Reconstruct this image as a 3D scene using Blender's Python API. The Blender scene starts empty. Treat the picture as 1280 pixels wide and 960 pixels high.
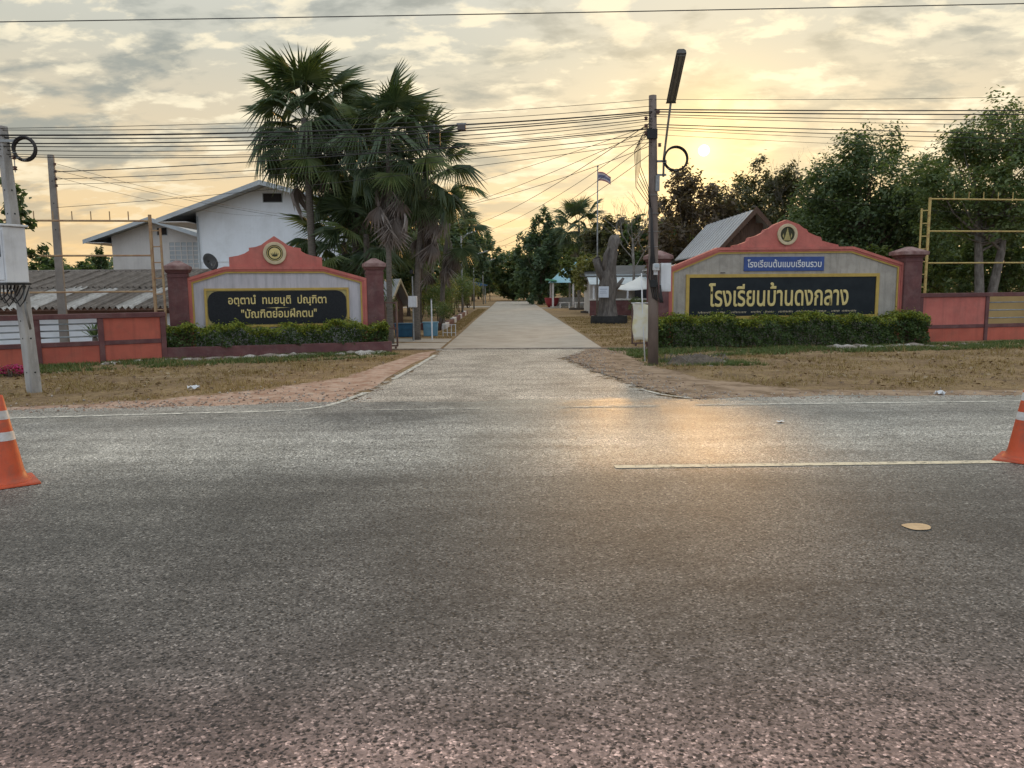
import bpy, math, random
import numpy as np
from mathutils import Matrix, Vector, Euler

R = math.radians
SC = bpy.context.scene
COL = SC.collection

# ------------------------------------------------------------------ camera, sky, sun, exposure
cam = bpy.data.objects.new('camera', bpy.data.cameras.new('camera'))
COL.objects.link(cam)
cam.data.sensor_width = 36.0
cam.data.lens = 36.0 * 961.0 / 1280.0
cam.data.clip_start = 0.05
cam.data.clip_end = 6000.0
cam.matrix_world = (Matrix.Translation((0, 0, 1.55)) @ Matrix.Rotation(R(90 - 7.06), 4, 'X')
                    @ Matrix.Rotation(R(-0.5), 4, 'Z'))
SC.camera = cam

SUN_EL, SUN_AZ = R(9.45), R(13.77)          # azimuth clockwise from +Y
SUN_DIR = Vector((math.sin(SUN_AZ) * math.cos(SUN_EL), math.cos(SUN_AZ) * math.cos(SUN_EL), math.sin(SUN_EL)))

world = bpy.data.worlds.new('World')
SC.world = world
world.use_nodes = True
wt = world.node_tree
wt.nodes.clear()


def N(tree, kind, **kw):
    n = tree.nodes.new(kind)
    for k, v in kw.items():
        if k.startswith('i_'):
            key = k[2:]
            n.inputs[int(key) if key.isdigit() else key.replace('_', ' ')].default_value = v
        else:
            setattr(n, k, v)
    return n


def math_node(tree, op, a, b=None, c=None, clamp=False):
    n = tree.nodes.new('ShaderNodeMath')
    n.operation = op
    n.use_clamp = clamp
    for i, v in enumerate((a, b, c)):
        if v is None:
            continue
        if hasattr(v, 'is_output'):
            tree.links.new(v, n.inputs[i])
        else:
            n.inputs[i].default_value = v
    return n.outputs[0]


def mixcol(tree, fac, a, b, blend='MIX'):
    n = tree.nodes.new('ShaderNodeMix')
    n.data_type = 'RGBA'
    n.blend_type = blend
    n.clamp_factor = True
    for sock, v in ((n.inputs[0], fac), (n.inputs[6], a), (n.inputs[7], b)):
        if hasattr(v, 'is_output'):
            tree.links.new(v, sock)
        elif isinstance(v, (int, float)):
            sock.default_value = v
        else:
            sock.default_value = (v[0], v[1], v[2], 1.0)
    return n.outputs[2]


def ramp(tree, fac, stops, interp='LINEAR'):
    n = tree.nodes.new('ShaderNodeValToRGB')
    n.color_ramp.interpolation = interp
    els = n.color_ramp.elements
    while len(els) < len(stops):
        els.new(0.5)
    for e, (p, c) in zip(els, stops):
        e.position = p
        e.color = (c, c, c, 1) if isinstance(c, (int, float)) else (c[0], c[1], c[2], 1)
    tree.links.new(fac, n.inputs[0])
    return n.outputs[0]


def build_sky():
    L = wt.links.new
    tc = N(wt, 'ShaderNodeTexCoord')
    sep = N(wt, 'ShaderNodeSeparateXYZ')
    L(tc.outputs['Generated'], sep.inputs[0])
    z = math_node(wt, 'MAXIMUM', sep.outputs[2], 0.0)
    zz = math_node(wt, 'ADD', z, 0.24)
    u = math_node(wt, 'DIVIDE', sep.outputs[0], zz)
    v = math_node(wt, 'DIVIDE', sep.outputs[1], zz)
    comb = N(wt, 'ShaderNodeCombineXYZ')
    L(u, comb.inputs[0]); L(v, comb.inputs[1])
    mp = N(wt, 'ShaderNodeMapping')
    mp.inputs['Scale'].default_value = (1.0, 1.45, 1)
    mp.inputs['Rotation'].default_value = (0, 0, R(18))
    mp.inputs['Location'].default_value = (3.1, 1.7, 0)
    L(comb.outputs[0], mp.inputs[0])
    n1 = N(wt, 'ShaderNodeTexNoise', i_Scale=3.4, i_Detail=9.0, i_Roughness=0.58, i_Distortion=0.12)
    L(mp.outputs[0], n1.inputs['Vector'])
    n2 = N(wt, 'ShaderNodeTexNoise', i_Scale=1.1, i_Detail=4.0, i_Roughness=0.5)
    L(mp.outputs[0], n2.inputs['Vector'])
    n3 = N(wt, 'ShaderNodeTexNoise', i_Scale=6.0, i_Detail=8.0, i_Roughness=0.58, i_Distortion=0.15)
    L(mp.outputs[0], n3.inputs['Vector'])
    # an overcast sheet: warm and dim low down, about twice as bright overhead
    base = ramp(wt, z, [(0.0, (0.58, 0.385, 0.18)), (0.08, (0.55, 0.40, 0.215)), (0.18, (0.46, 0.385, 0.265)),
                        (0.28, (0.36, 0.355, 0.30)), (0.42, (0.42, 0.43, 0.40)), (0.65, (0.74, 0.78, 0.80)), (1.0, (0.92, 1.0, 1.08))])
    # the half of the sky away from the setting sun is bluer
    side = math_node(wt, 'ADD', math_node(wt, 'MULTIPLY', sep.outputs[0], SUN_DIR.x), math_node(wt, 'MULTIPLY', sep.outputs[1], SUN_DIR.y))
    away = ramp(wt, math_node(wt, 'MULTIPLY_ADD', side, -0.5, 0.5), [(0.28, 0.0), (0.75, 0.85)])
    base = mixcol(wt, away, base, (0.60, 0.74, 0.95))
    # grey undersides and cream tops of a broken cloud sheet
    cov = math_node(wt, 'ADD', math_node(wt, 'MULTIPLY', n1.outputs[0], 0.65), math_node(wt, 'MULTIPLY', n2.outputs[0], 0.35))
    grey = ramp(wt, cov, [(0.43, 1.0), (0.535, 0.0)], 'EASE')
    up = ramp(wt, z, [(0.02, 0.0), (0.08, 0.5), (0.17, 1.0)])
    col = mixcol(wt, math_node(wt, 'MULTIPLY', math_node(wt, 'MULTIPLY', grey, 0.85), up), base, (0.185, 0.20, 0.185))
    lite = ramp(wt, n3.outputs[0], [(0.49, 0.0), (0.60, 1.0)], 'EASE')
    lite2 = math_node(wt, 'MULTIPLY', lite, ramp(wt, cov, [(0.44, 0.25), (0.54, 1.0)]))
    col = mixcol(wt, math_node(wt, 'MULTIPLY', math_node(wt, 'MULTIPLY', lite2, 0.8), up), col, (0.63, 0.56, 0.405))
    # the veiled sun and its glow
    dot = N(wt, 'ShaderNodeVectorMath', operation='DOT_PRODUCT')
    L(tc.outputs['Generated'], dot.inputs[0])
    dot.inputs[1].default_value = SUN_DIR
    d = math_node(wt, 'MAXIMUM', dot.outputs['Value'], 0.0)
    g1 = math_node(wt, 'POWER', d, 30.0)
    g2 = math_node(wt, 'POWER', d, 420.0)
    g3 = math_node(wt, 'POWER', d, 5000.0)
    col = mixcol(wt, math_node(wt, 'MULTIPLY', g1, 0.20), col, (0.70, 0.52, 0.22))
    col = mixcol(wt, math_node(wt, 'MULTIPLY', g2, 0.60), col, (0.85, 0.60, 0.22))
    col = mixcol(wt, math_node(wt, 'MULTIPLY', g3, 0.75), col, (1.0, 0.78, 0.36))
    disc = ramp(wt, math_node(wt, 'MULTIPLY', math_node(wt, 'SUBTRACT', d, 0.9999), 10000.0, clamp=True), [(0.76, 0.0), (0.86, 1.0)])
    col = mixcol(wt, disc, col, (3.0, 2.7, 2.0))
    sky = N(wt, 'ShaderNodeTexSky', sky_type='NISHITA', sun_disc=False)
    sky.sun_elevation = SUN_EL
    sky.sun_rotation = SUN_AZ
    sky.dust_density = 2.0
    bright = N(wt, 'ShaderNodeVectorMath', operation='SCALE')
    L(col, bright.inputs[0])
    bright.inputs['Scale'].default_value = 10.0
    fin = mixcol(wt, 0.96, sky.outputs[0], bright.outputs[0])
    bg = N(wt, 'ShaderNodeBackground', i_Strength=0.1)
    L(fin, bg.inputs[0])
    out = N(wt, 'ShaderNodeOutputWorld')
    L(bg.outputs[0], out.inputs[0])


build_sky()

sun = bpy.data.objects.new('sun', bpy.data.lights.new('sun', 'SUN'))
COL.objects.link(sun)
sun.data.energy = 0.95
sun.data.angle = R(10.0)
sun.data.color = (1.0, 0.55, 0.20)
sun.rotation_euler = SUN_DIR.to_track_quat('Z', 'Y').to_euler()
sun.location = (8, 30, 20)

SC.view_settings.view_transform = 'Standard'
SC.view_settings.look = 'None'
SC.view_settings.exposure = 0.80
SC.view_settings.gamma = 1.0
SC.view_settings.use_curve_mapping = False
SC.cycles.denoising_prefilter = 'NONE'
SC.cycles.max_bounces = 5
SC.cycles.transparent_max_bounces = 8

# ------------------------------------------------------------------ helpers
rng = np.random.default_rng(7)
random.seed(7)
ALLMATS = {}


def mat(name, c1, c2=None, scale=3.0, rough=0.75, bump=0.0, bscale=60.0, spec=0.3, metal=0.0, stretch=(1, 1, 1),
        dirt=None, dirt_amt=0.0, dirt_scale=1.5, lo=0.35, hi=0.65, streak=0.0):
    if name in ALLMATS:
        return ALLMATS[name]
    m = bpy.data.materials.new(name)
    m.use_nodes = True
    t = m.node_tree
    p = t.nodes['Principled BSDF']
    p.inputs['Roughness'].default_value = rough
    p.inputs['Specular IOR Level'].default_value = spec
    p.inputs['Metallic'].default_value = metal
    tc = N(t, 'ShaderNodeTexCoord')
    mp = N(t, 'ShaderNodeMapping')
    mp.inputs['Scale'].default_value = stretch
    t.links.new(tc.outputs['Object'], mp.inputs[0])
    n = N(t, 'ShaderNodeTexNoise', i_Scale=scale, i_Detail=6.0, i_Roughness=0.6)
    t.links.new(mp.outputs[0], n.inputs['Vector'])
    c2 = c2 or tuple(x * 0.78 for x in c1)
    col = mixcol(t, ramp(t, n.outputs[0], [(lo, 0.0), (hi, 1.0)]), c1, c2)
    if dirt:
        n2 = N(t, 'ShaderNodeTexNoise', i_Scale=dirt_scale, i_Detail=8.0, i_Roughness=0.7, i_Distortion=0.4)
        t.links.new(mp.outputs[0], n2.inputs['Vector'])
        col = mixcol(t, math_node(t, 'MULTIPLY', ramp(t, n2.outputs[0], [(0.48, 0.0), (0.7, 1.0)]), dirt_amt), col, dirt)
    if streak:
        mp2 = N(t, 'ShaderNodeMapping')
        mp2.inputs['Scale'].default_value = (9, 9, 0.55)
        t.links.new(tc.outputs['Object'], mp2.inputs[0])
        n4 = N(t, 'ShaderNodeTexNoise', i_Scale=1.0, i_Detail=7.0, i_Roughness=0.65)
        t.links.new(mp2.outputs[0], n4.inputs['Vector'])
        col = mixcol(t, math_node(t, 'MULTIPLY', ramp(t, n4.outputs[0], [(0.50, 0.0), (0.68, 1.0)]), streak), col, tuple(0.35 * x + 0.02 for x in c1))
    t.links.new(col, p.inputs['Base Color'])
    if bump:
        n3 = N(t, 'ShaderNodeTexNoise', i_Scale=bscale, i_Detail=4.0)
        t.links.new(tc.outputs['Object'], n3.inputs['Vector'])
        b = N(t, 'ShaderNodeBump', i_Strength=bump, i_Distance=0.02)
        t.links.new(n3.outputs[0], b.inputs['Height'])
        t.links.new(b.outputs[0], p.inputs['Normal'])
    ALLMATS[name] = m
    return m


def leafmat(name, cols, trans=0.40, rough=0.5):
    if name in ALLMATS:
        return ALLMATS[name]
    m = bpy.data.materials.new(name)
    m.use_nodes = True
    t = m.node_tree
    p = t.nodes['Principled BSDF']
    geo = N(t, 'ShaderNodeNewGeometry')
    oi = N(t, 'ShaderNodeObjectInfo')
    rnd = math_node(t, 'FRACT', math_node(t, 'ADD', geo.outputs['Random Per Island'], oi.outputs['Random']))
    st = [(i / max(1, len(cols) - 1), c) for i, c in enumerate(cols)]
    col = ramp(t, rnd, st)
    t.links.new(col, p.inputs['Base Color'])
    p.inputs['Roughness'].default_value = rough
    p.inputs['Specular IOR Level'].default_value = 0.35
    tr = N(t, 'ShaderNodeBsdfTranslucent')
    br = mixcol(t, 1.0, col, (1.5, 1.5, 0.8), 'MULTIPLY')
    t.links.new(br, tr.inputs[0])
    mx = N(t, 'ShaderNodeMixShader')
    mx.inputs[0].default_value = trans
    t.links.new(p.outputs[0], mx.inputs[1])
    t.links.new(tr.outputs[0], mx.inputs[2])
    t.links.new(mx.outputs[0], t.nodes['Material Output'].inputs[0])
    ALLMATS[name] = m
    return m


def link(name, data, parent=None, loc=(0, 0, 0), rot=(0, 0, 0)):
    o = bpy.data.objects.new(name, data)
    COL.objects.link(o)
    o.location = loc
    o.rotation_euler = rot
    if parent is not None:
        o.parent = parent
    return o


def tag(o, label=None, cat=None, group=None, kind=None):
    if label:
        o['label'] = label
    if cat:
        o['category'] = cat
    if group:
        o['group'] = group
    if kind:
        o['kind'] = kind
    return o


def thing(name, label, cat, loc=(0, 0, 0), rotz=0.0, group=None):
    o = link(name, None, None, loc, (0, 0, rotz))
    o.empty_display_size = 0.2
    return tag(o, label, cat, group)


def copy_tree(o, parent=None):
    c = o.copy()
    COL.objects.link(c)
    if parent is not None:
        c.parent = parent
    for ch in o.children:
        copy_tree(ch, c)
    return c


class MB:
    """collects shapes and links them as one mesh object"""

    def __init__(self):
        self.v, self.f = [], []

    def add(self, verts, faces, m=None):
        o = len(self.v)
        for p in verts:
            p = Vector(p)
            self.v.append(tuple(m @ p) if m is not None else tuple(p))
        self.f += [tuple(i + o for i in f) for f in faces]
        return self

    def box(self, x0, x1, y0, y1, z0, z1, m=None):
        v = [(x0, y0, z0), (x1, y0, z0), (x1, y1, z0), (x0, y1, z0), (x0, y0, z1), (x1, y0, z1), (x1, y1, z1), (x0, y1, z1)]
        f = [(0, 3, 2, 1), (4, 5, 6, 7), (0, 1, 5, 4), (1, 2, 6, 5), (2, 3, 7, 6), (3, 0, 4, 7)]
        return self.add(v, f, m)

    def frustum(self, w0, d0, w1, d1, z0, z1, cx=0, cy=0, m=None):
        v = []
        for (w, d, z) in ((w0, d0, z0), (w1, d1, z1)):
            v += [(cx - w / 2, cy - d / 2, z), (cx + w / 2, cy - d / 2, z), (cx + w / 2, cy + d / 2, z), (cx - w / 2, cy + d / 2, z)]
        f = [(0, 3, 2, 1), (4, 5, 6, 7), (0, 1, 5, 4), (1, 2, 6, 5), (2, 3, 7, 6), (3, 0, 4, 7)]
        return self.add(v, f, m)

    def prism(self, poly, y0, y1, m=None):
        """outline in x,z pushed from y0 to y1"""
        n = len(poly)
        v = [(x, y0, z) for x, z in poly] + [(x, y1, z) for x, z in poly]
        f = [tuple(range(n)), tuple(range(2 * n - 1, n - 1, -1))]
        f += [(i, i + n, (i + 1) % n + n, (i + 1) % n) for i in range(n)]
        return self.add(v, f, m)

    def tube(self, pts, rad, n=8, cap=True, m=None):
        pts = [Vector(p) for p in pts]
        if not hasattr(rad, '__len__'):
            rad = [rad] * len(pts)
        v, f = [], []
        for i, p in enumerate(pts):
            a = pts[max(0, i - 1)]
            b = pts[min(len(pts) - 1, i + 1)]
            t = (b - a).normalized()
            ref = Vector((0, 0, 1)) if abs(t.z) < 0.9 else Vector((0, 1, 0))
            s = t.cross(ref).normalized()
            w = s.cross(t).normalized()
            for k in range(n):
                an = 2 * math.pi * k / n
                v.append(p + (s * math.cos(an) + w * math.sin(an)) * rad[i])
        for i in range(len(pts) - 1):
            for k in range(n):
                f.append((i * n + k, i * n + (k + 1) % n, (i + 1) * n + (k + 1) % n, (i + 1) * n + k))
        if cap:
            f.append(tuple(range(n - 1, -1, -1)))
            f.append(tuple(range((len(pts) - 1) * n, len(pts) * n)))
        return self.add(v, f, m)

    def lathe(self, prof, n=20, m=None, cap=True):
        v, f = [], []
        for r, z in prof:
            for k in range(n):
                a = 2 * math.pi * k / n
                v.append((r * math.cos(a), r * math.sin(a), z))
        for i in range(len(prof) - 1):
            for k in range(n):
                f.append((i * n + k, i * n + (k + 1) % n, (i + 1) * n + (k + 1) % n, (i + 1) * n + k))
        if cap:
            f.append(tuple(range(n - 1, -1, -1)))
            f.append(tuple(range((len(prof) - 1) * n, len(prof) * n)))
        return self.add(v, f, m)

    def torus(self, c, r, t, nu=28, nv=8, axis='Y'):
        v, f = [], []
        for i in range(nu):
            a = 2 * math.pi * i / nu
            for j in range(nv):
                b = 2 * math.pi * j / nv
                rr = r + t * math.cos(b)
                x, y, z = rr * math.cos(a), t * math.sin(b), rr * math.sin(a)
                if axis == 'Z':
                    y, z = z, y
                v.append((c[0] + x, c[1] + y, c[2] + z))
        for i in range(nu):
            for j in range(nv):
                f.append((i * nv + j, i * nv + (j + 1) % nv, (i + 1) % nu * nv + (j + 1) % nv, (i + 1) % nu * nv + j))
        return self.add(v, f)

    def mesh(self, name, material, smooth=False):
        me = bpy.data.meshes.new(name)
        me.from_pydata(self.v, [], self.f)
        me.materials.append(material)
        if smooth:
            me.polygons.foreach_set('use_smooth', [True] * len(me.polygons))
        me.update()
        return me

    def build(self, name, material, parent=None, loc=(0, 0, 0), rot=(0, 0, 0), smooth=False, bevel=0.0):
        o = link(name, self.mesh(name, material, smooth), parent, loc, rot)
        if bevel:
            b = o.modifiers.new('bevel', 'BEVEL')
            b.width = bevel
            b.segments = 2
            b.limit_method = 'ANGLE'
            b.angle_limit = R(40)
        return o


def np_mesh(name, V, F, material):
    """V (n,3) array, F (m,k) array of one face size"""
    me = bpy.data.meshes.new(name)
    V = np.asarray(V, dtype=np.float32)
    F = np.asarray(F, dtype=np.int32)
    k = F.shape[1]
    me.vertices.add(len(V))
    me.vertices.foreach_set('co', V.ravel())
    me.loops.add(F.size)
    me.loops.foreach_set('vertex_index', F.ravel())
    me.polygons.add(len(F))
    me.polygons.foreach_set('loop_start', np.arange(0, F.size, k, dtype=np.int32))
    me.polygons.foreach_set('loop_total', np.full(len(F), k, dtype=np.int32))
    me.materials.append(material)
    me.update(calc_edges=True)
    me.validate()
    return me


def leaf_quads(P, size, up=0.5, aspect=0.5, out=None):
    """a folded diamond leaf at every point of P"""
    n = len(P)
    nrm = rng.normal(size=(n, 3))
    nrm /= np.linalg.norm(nrm, axis=1)[:, None]
    nrm[:, 2] = np.abs(nrm[:, 2]) + up
    if out is not None:
        nrm += out * 0.6
    nrm /= np.linalg.norm(nrm, axis=1)[:, None]
    t = rng.normal(size=(n, 3))
    t[:, 2] -= 0.5
    t -= nrm * np.sum(t * nrm, axis=1)[:, None]
    t /= np.linalg.norm(t, axis=1)[:, None] + 1e-9
    b = np.cross(nrm, t)
    s = size * rng.uniform(0.6, 1.35, n)[:, None]
    V = np.empty((n, 4, 3))
    V[:, 0] = P - t * s * 0.5
    V[:, 1] = P + b * s * aspect * 0.5 + nrm * s * 0.08
    V[:, 2] = P + t * s * 0.5 - nrm * s * 0.06
    V[:, 3] = P - b * s * aspect * 0.5 + nrm * s * 0.08
    F = np.arange(n * 4).reshape(n, 4)
    return V.reshape(-1, 3), F


LEAF_DARK = leafmat('leaf_dark', [(0.050, 0.080, 0.036), (0.088, 0.130, 0.056), (0.140, 0.175, 0.080)])
LEAF_MID = leafmat('leaf_mid', [(0.066, 0.104, 0.040), (0.115, 0.160, 0.062), (0.170, 0.205, 0.085)])
LEAF_YEL = leafmat('leaf_yellow_green', [(0.15, 0.16, 0.05), (0.23, 0.225, 0.075), (0.28, 0.26, 0.10)])
LEAF_RUST = leafmat('leaf_rust', [(0.085, 0.068, 0.046), (0.125, 0.096, 0.064), (0.165, 0.118, 0.080)])
LEAF_BLUE = leafmat('leaf_blue_green', [(0.060, 0.100, 0.058), (0.10, 0.150, 0.084), (0.14, 0.185, 0.105)])
LEAF_OLIVE = leafmat('leaf_olive', [(0.075, 0.080, 0.045), (0.115, 0.115, 0.062), (0.155, 0.145, 0.080)])
BARK = mat('bark', (0.16, 0.12, 0.09), (0.07, 0.055, 0.042), scale=6, stretch=(3, 3, 0.6), rough=0.9, bump=0.6, bscale=25)
BARK_GREY = mat('bark_grey', (0.24, 0.215, 0.19), (0.11, 0.095, 0.08), scale=5, stretch=(2, 2, 0.8), rough=0.9, bump=0.6, bscale=25)


def tree(name, label, x, y, height, rx, ry=None, base=0.25, nleaf=7000, leaf=0.2, material=None, seed=1, clumps=34,
         group=None, trunk_r=None, bark=None, cat='tree', top_bias=0.0, clump_r=0.30, trunks=1, lean=0.0, fill=1.0):
    global rng
    rng = np.random.default_rng(seed)
    rnd = random.Random(seed)
    ry = ry or rx
    zc0 = height * base
    zc = (height + zc0) / 2
    rz = (height - zc0) / 2
    root = thing(name, label, cat, (x, y, 0), 0, group)
    trunk_r = trunk_r or height * 0.022
    # clump centres spread through the crown
    cs = []
    tries = 0
    while len(cs) < clumps and tries < 4000:
        tries += 1
        p = rng.normal(size=3)
        p /= np.linalg.norm(p)
        r = rng.uniform(0.28, 0.80) ** 0.6
        q = p * r
        w = 1.0 - top_bias * max(0, q[2])
        c = np.array([q[0] * rx * w, q[1] * ry * w, zc + q[2] * rz])
        if all(np.linalg.norm((c - o) / (rx, ry, rz)) > 0.24 for o in cs):
            cs.append(c)
    mb = MB()
    tops = []
    for k in range(trunks):
        ox = (k - (trunks - 1) / 2) * trunk_r * 3.2
        zt = max(zc0 * 1.15, height * 0.2)
        a = Vector((ox, 0, -0.05))
        pts = [a, Vector((ox + rnd.uniform(-.1, .1) * trunk_r * 3, 0, zt * 0.5)), Vector((ox * 1.6 + lean * zt, rnd.uniform(-.1, .1), zt)),
               Vector((ox * 2 + lean * height * .6, 0, (zt + zc) / 2 + rz * 0.2))]
        mb.tube(pts, [trunk_r * 1.35, trunk_r, trunk_r * 0.85, trunk_r * 0.5], 9)
        tops.append((pts[2], pts[3]))
    for c in cs:
        p2, p3 = tops[rnd.randrange(len(tops))]
        s = p2.lerp(p3, rnd.random())
        c = Vector(c)
        m1 = s.lerp(c, 0.5) + Vector((rnd.uniform(-.1, .1) * rx, rnd.uniform(-.1, .1) * ry, -0.08 * rz))
        mb.tube([s, m1, c], [trunk_r * 0.36, trunk_r * 0.2, trunk_r * 0.06], 5, cap=False)
    mb.build('trunk', bark or BARK, root, smooth=True)
    P, O = [], []
    rad = clump_r
    wts = rng.uniform(0.6, 1.5, len(cs))
    wts /= wts.sum()
    for c, w in zip(cs, wts):
        n = int(nleaf * w)
        # sub-tufts within a clump, for an uneven outline
        k = max(3, n // 60)
        tc = rng.normal(size=(k, 3)) * (rx, ry, rz) * rad * 0.62 * (1, 1, 0.75)
        idx = rng.integers(0, k, n)
        q = tc[idx] + rng.normal(size=(n, 3)) * (rx, ry, rz) * rad * 0.22 * fill
        P.append(c + q)
        O.append(q / (np.linalg.norm(q, axis=1)[:, None] + 1e-6))
    P = np.concatenate(P)
    O = np.concatenate(O)
    keep = P[:, 2] > 0.12
    V, F = leaf_quads(P[keep], leaf, out=O[keep])
    link('crown', np_mesh('crown', V, F, material or LEAF_MID), root)
    return root


def shrub(name, label, x, y, z0, height, rx, ry, n, leaf, material, seed, stem=True, group=None, cat='shrub', ball=False):
    global rng
    rng = np.random.default_rng(seed)
    root = thing(name, label, cat, (x, y, z0), 0, group)
    zc0 = height * (0.35 if ball else 0.12)
    if stem:
        mb = MB()
        for k in range(2 if ball else 4):
            a = 2.2 * k + seed
            mb.tube([(0.03 * math.cos(a), 0.03 * math.sin(a), -0.02), (rx * .3 * math.cos(a), ry * .3 * math.sin(a), zc0 * 1.2),
                     (rx * .45 * math.cos(a), ry * .45 * math.sin(a), height * .7)], [0.035, 0.025, 0.01], 6)
        mb.build('stem', BARK, root, smooth=True)
    p = rng.normal(size=(n, 3))
    p /= np.linalg.norm(p, axis=1)[:, None]
    k = max(6, n // 40)
    tc = rng.normal(size=(k, 3))
    tc /= np.linalg.norm(tc, axis=1)[:, None]
    tc *= rng.uniform(0.45, 0.9, (k, 1))
    idx = rng.integers(0, k, n)
    q = tc[idx] + rng.normal(size=(n, 3)) * 0.15
    rz = (height - zc0) / 2
    P = q * (rx, ry, rz) + (0, 0, zc0 + rz)
    P = P[P[:, 2] > 0.02]
    V, F = leaf_quads(P, leaf)
    link('foliage', np_mesh('foliage', V, F, material), root)
    return root


# ------------------------------------------------------------------ road geometry
def far_edge(x):
    """far edge of the asphalt (y) at a given x: the road bends toward the viewer on the left"""
    return 10.55 + 0.02 * x - (0.0105 * x * x if x < 0 else 0.0)


def centre(x):
    return far_edge(x) - 4.10


def asphalt_material(name, kind):
    m = bpy.data.materials.new(name)
    m.use_nodes = True
    t = m.node_tree
    L = t.links.new
    p = t.nodes['Principled BSDF']
    tc = N(t, 'ShaderNodeTexCoord')
    pos = tc.outputs['Object']
    vor = N(t, 'ShaderNodeTexVoronoi', i_Scale=105.0, i_Randomness=1.0)
    L(pos, vor.inputs['Vector'])
    hsv = N(t, 'ShaderNodeSeparateColor')
    L(vor.outputs['Color'], hsv.inputs[0])
    vor2 = N(t, 'ShaderNodeTexVoronoi', i_Scale=36.0, i_Randomness=1.0)
    L(pos, vor2.inputs['Vector'])
    sc2 = N(t, 'ShaderNodeSeparateColor')
    L(vor2.outputs['Color'], sc2.inputs[0])
    pit = N(t, 'ShaderNodeTexNoise', i_Scale=30.0, i_Detail=5.0, i_Roughness=0.7)
    L(pos, pit.inputs['Vector'])
    big = N(t, 'ShaderNodeTexNoise', i_Scale=0.55, i_Detail=6.0, i_Roughness=0.6, i_Distortion=0.3)
    mp = N(t, 'ShaderNodeMapping')
    mp.inputs['Scale'].default_value = (0.35, 1.0, 1.0) if kind == 'road' else (1, 0.6, 1)
    L(pos, mp.inputs[0])
    L(mp.outputs[0], big.inputs['Vector'])
    if kind == 'road':
        at = N(t, 'ShaderNodeAttribute', attribute_name='across')
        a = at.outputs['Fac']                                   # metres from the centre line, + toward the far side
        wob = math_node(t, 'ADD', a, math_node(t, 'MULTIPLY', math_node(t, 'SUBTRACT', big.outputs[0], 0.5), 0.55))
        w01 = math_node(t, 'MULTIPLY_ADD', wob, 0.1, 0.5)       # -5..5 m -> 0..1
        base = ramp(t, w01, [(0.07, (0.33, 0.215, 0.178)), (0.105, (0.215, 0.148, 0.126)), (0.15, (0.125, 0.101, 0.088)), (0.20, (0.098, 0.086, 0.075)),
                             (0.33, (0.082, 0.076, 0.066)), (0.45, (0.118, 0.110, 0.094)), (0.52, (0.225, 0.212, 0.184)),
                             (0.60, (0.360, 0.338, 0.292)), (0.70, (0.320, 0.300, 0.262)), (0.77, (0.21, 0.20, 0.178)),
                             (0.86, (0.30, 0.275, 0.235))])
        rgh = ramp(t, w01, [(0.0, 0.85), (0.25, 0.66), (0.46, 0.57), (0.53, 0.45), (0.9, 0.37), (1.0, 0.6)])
    else:
        base = ramp(t, big.outputs[0], [(0.3, (0.34, 0.295, 0.235)), (0.5, (0.42, 0.365, 0.295)), (0.7, (0.32, 0.275, 0.22))])
        rgh = ramp(t, big.outputs[0], [(0.3, 0.55), (0.7, 0.62)])
    # stones of the surface dressing: mostly even grey, some dark and pale chips, scattered lost-stone pits
    mid = N(t, 'ShaderNodeTexNoise', i_Scale=2.2, i_Detail=7.0, i_Roughness=0.68, i_Distortion=0.5)
    L(pos, mid.inputs['Vector'])
    chip = ramp(t, hsv.outputs[0], [(0.0, 0.12), (0.16, 0.30), (0.30, 0.82), (0.74, 1.08), (0.87, 1.5), (0.95, 2.2), (1.0, 3.2)])
    hd = ramp(t, vor2.outputs['Distance'], [(0.22, 0.0), (0.40, 1.0)])
    rare = ramp(t, math_node(t, 'ADD', sc2.outputs[0], math_node(t, 'MULTIPLY', math_node(t, 'SUBTRACT', mid.outputs[0], 0.5), 1.3)), [(0.60, 1.0), (0.66, 0.0)])
    pits = math_node(t, 'MULTIPLY_ADD', math_node(t, 'MAXIMUM', hd, rare), 0.90, 0.10)
    fine = ramp(t, pit.outputs[0], [(0.34, 0.45), (0.48, 1.0), (0.66, 1.2)])
    patch = N(t, 'ShaderNodeTexNoise', i_Scale=0.75, i_Detail=5.0, i_Roughness=0.6, i_Distortion=0.8)
    L(pos, patch.inputs['Vector'])
    stain = N(t, 'ShaderNodeTexNoise', i_Scale=1.0, i_Detail=4.0, i_Roughness=0.6)
    mp3 = N(t, 'ShaderNodeMapping')
    mp3.inputs['Scale'].default_value = (0.35, 3.2, 1.0)
    L(pos, mp3.inputs[0])
    L(mp3.outputs[0], stain.inputs['Vector'])
    wide = math_node(t, 'MULTIPLY', math_node(t, 'MULTIPLY_ADD', mid.outputs[0], 1.0, 0.5),
                     math_node(t, 'MULTIPLY', ramp(t, patch.outputs[0], [(0.34, 0.68), (0.52, 1.0), (0.68, 1.18)]), ramp(t, stain.outputs[0], [(0.36, 0.80), (0.5, 1.0), (0.64, 1.15)])))
    k = math_node(t, 'MULTIPLY', math_node(t, 'MULTIPLY', chip, wide), math_node(t, 'MULTIPLY', pits, fine))
    tone = math_node(t, 'MULTIPLY', k, math_node(t, 'MULTIPLY_ADD', big.outputs[0], 0.7, 0.65))
    cmb = N(t, 'ShaderNodeCombineColor')
    for i in range(3):
        L(tone, cmb.inputs[i])
    col = mixcol(t, 1.0, base, cmb.outputs[0], 'MULTIPLY')
    L(col, p.inputs['Base Color'])
    L(rgh, p.inputs['Roughness'])
    p.inputs['Specular IOR Level'].default_value = 0.5
    hgt = math_node(t, 'ADD', math_node(t, 'MULTIPLY', vor.outputs['Distance'], -0.6), math_node(t, 'MULTIPLY', pits, 0.5))
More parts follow.
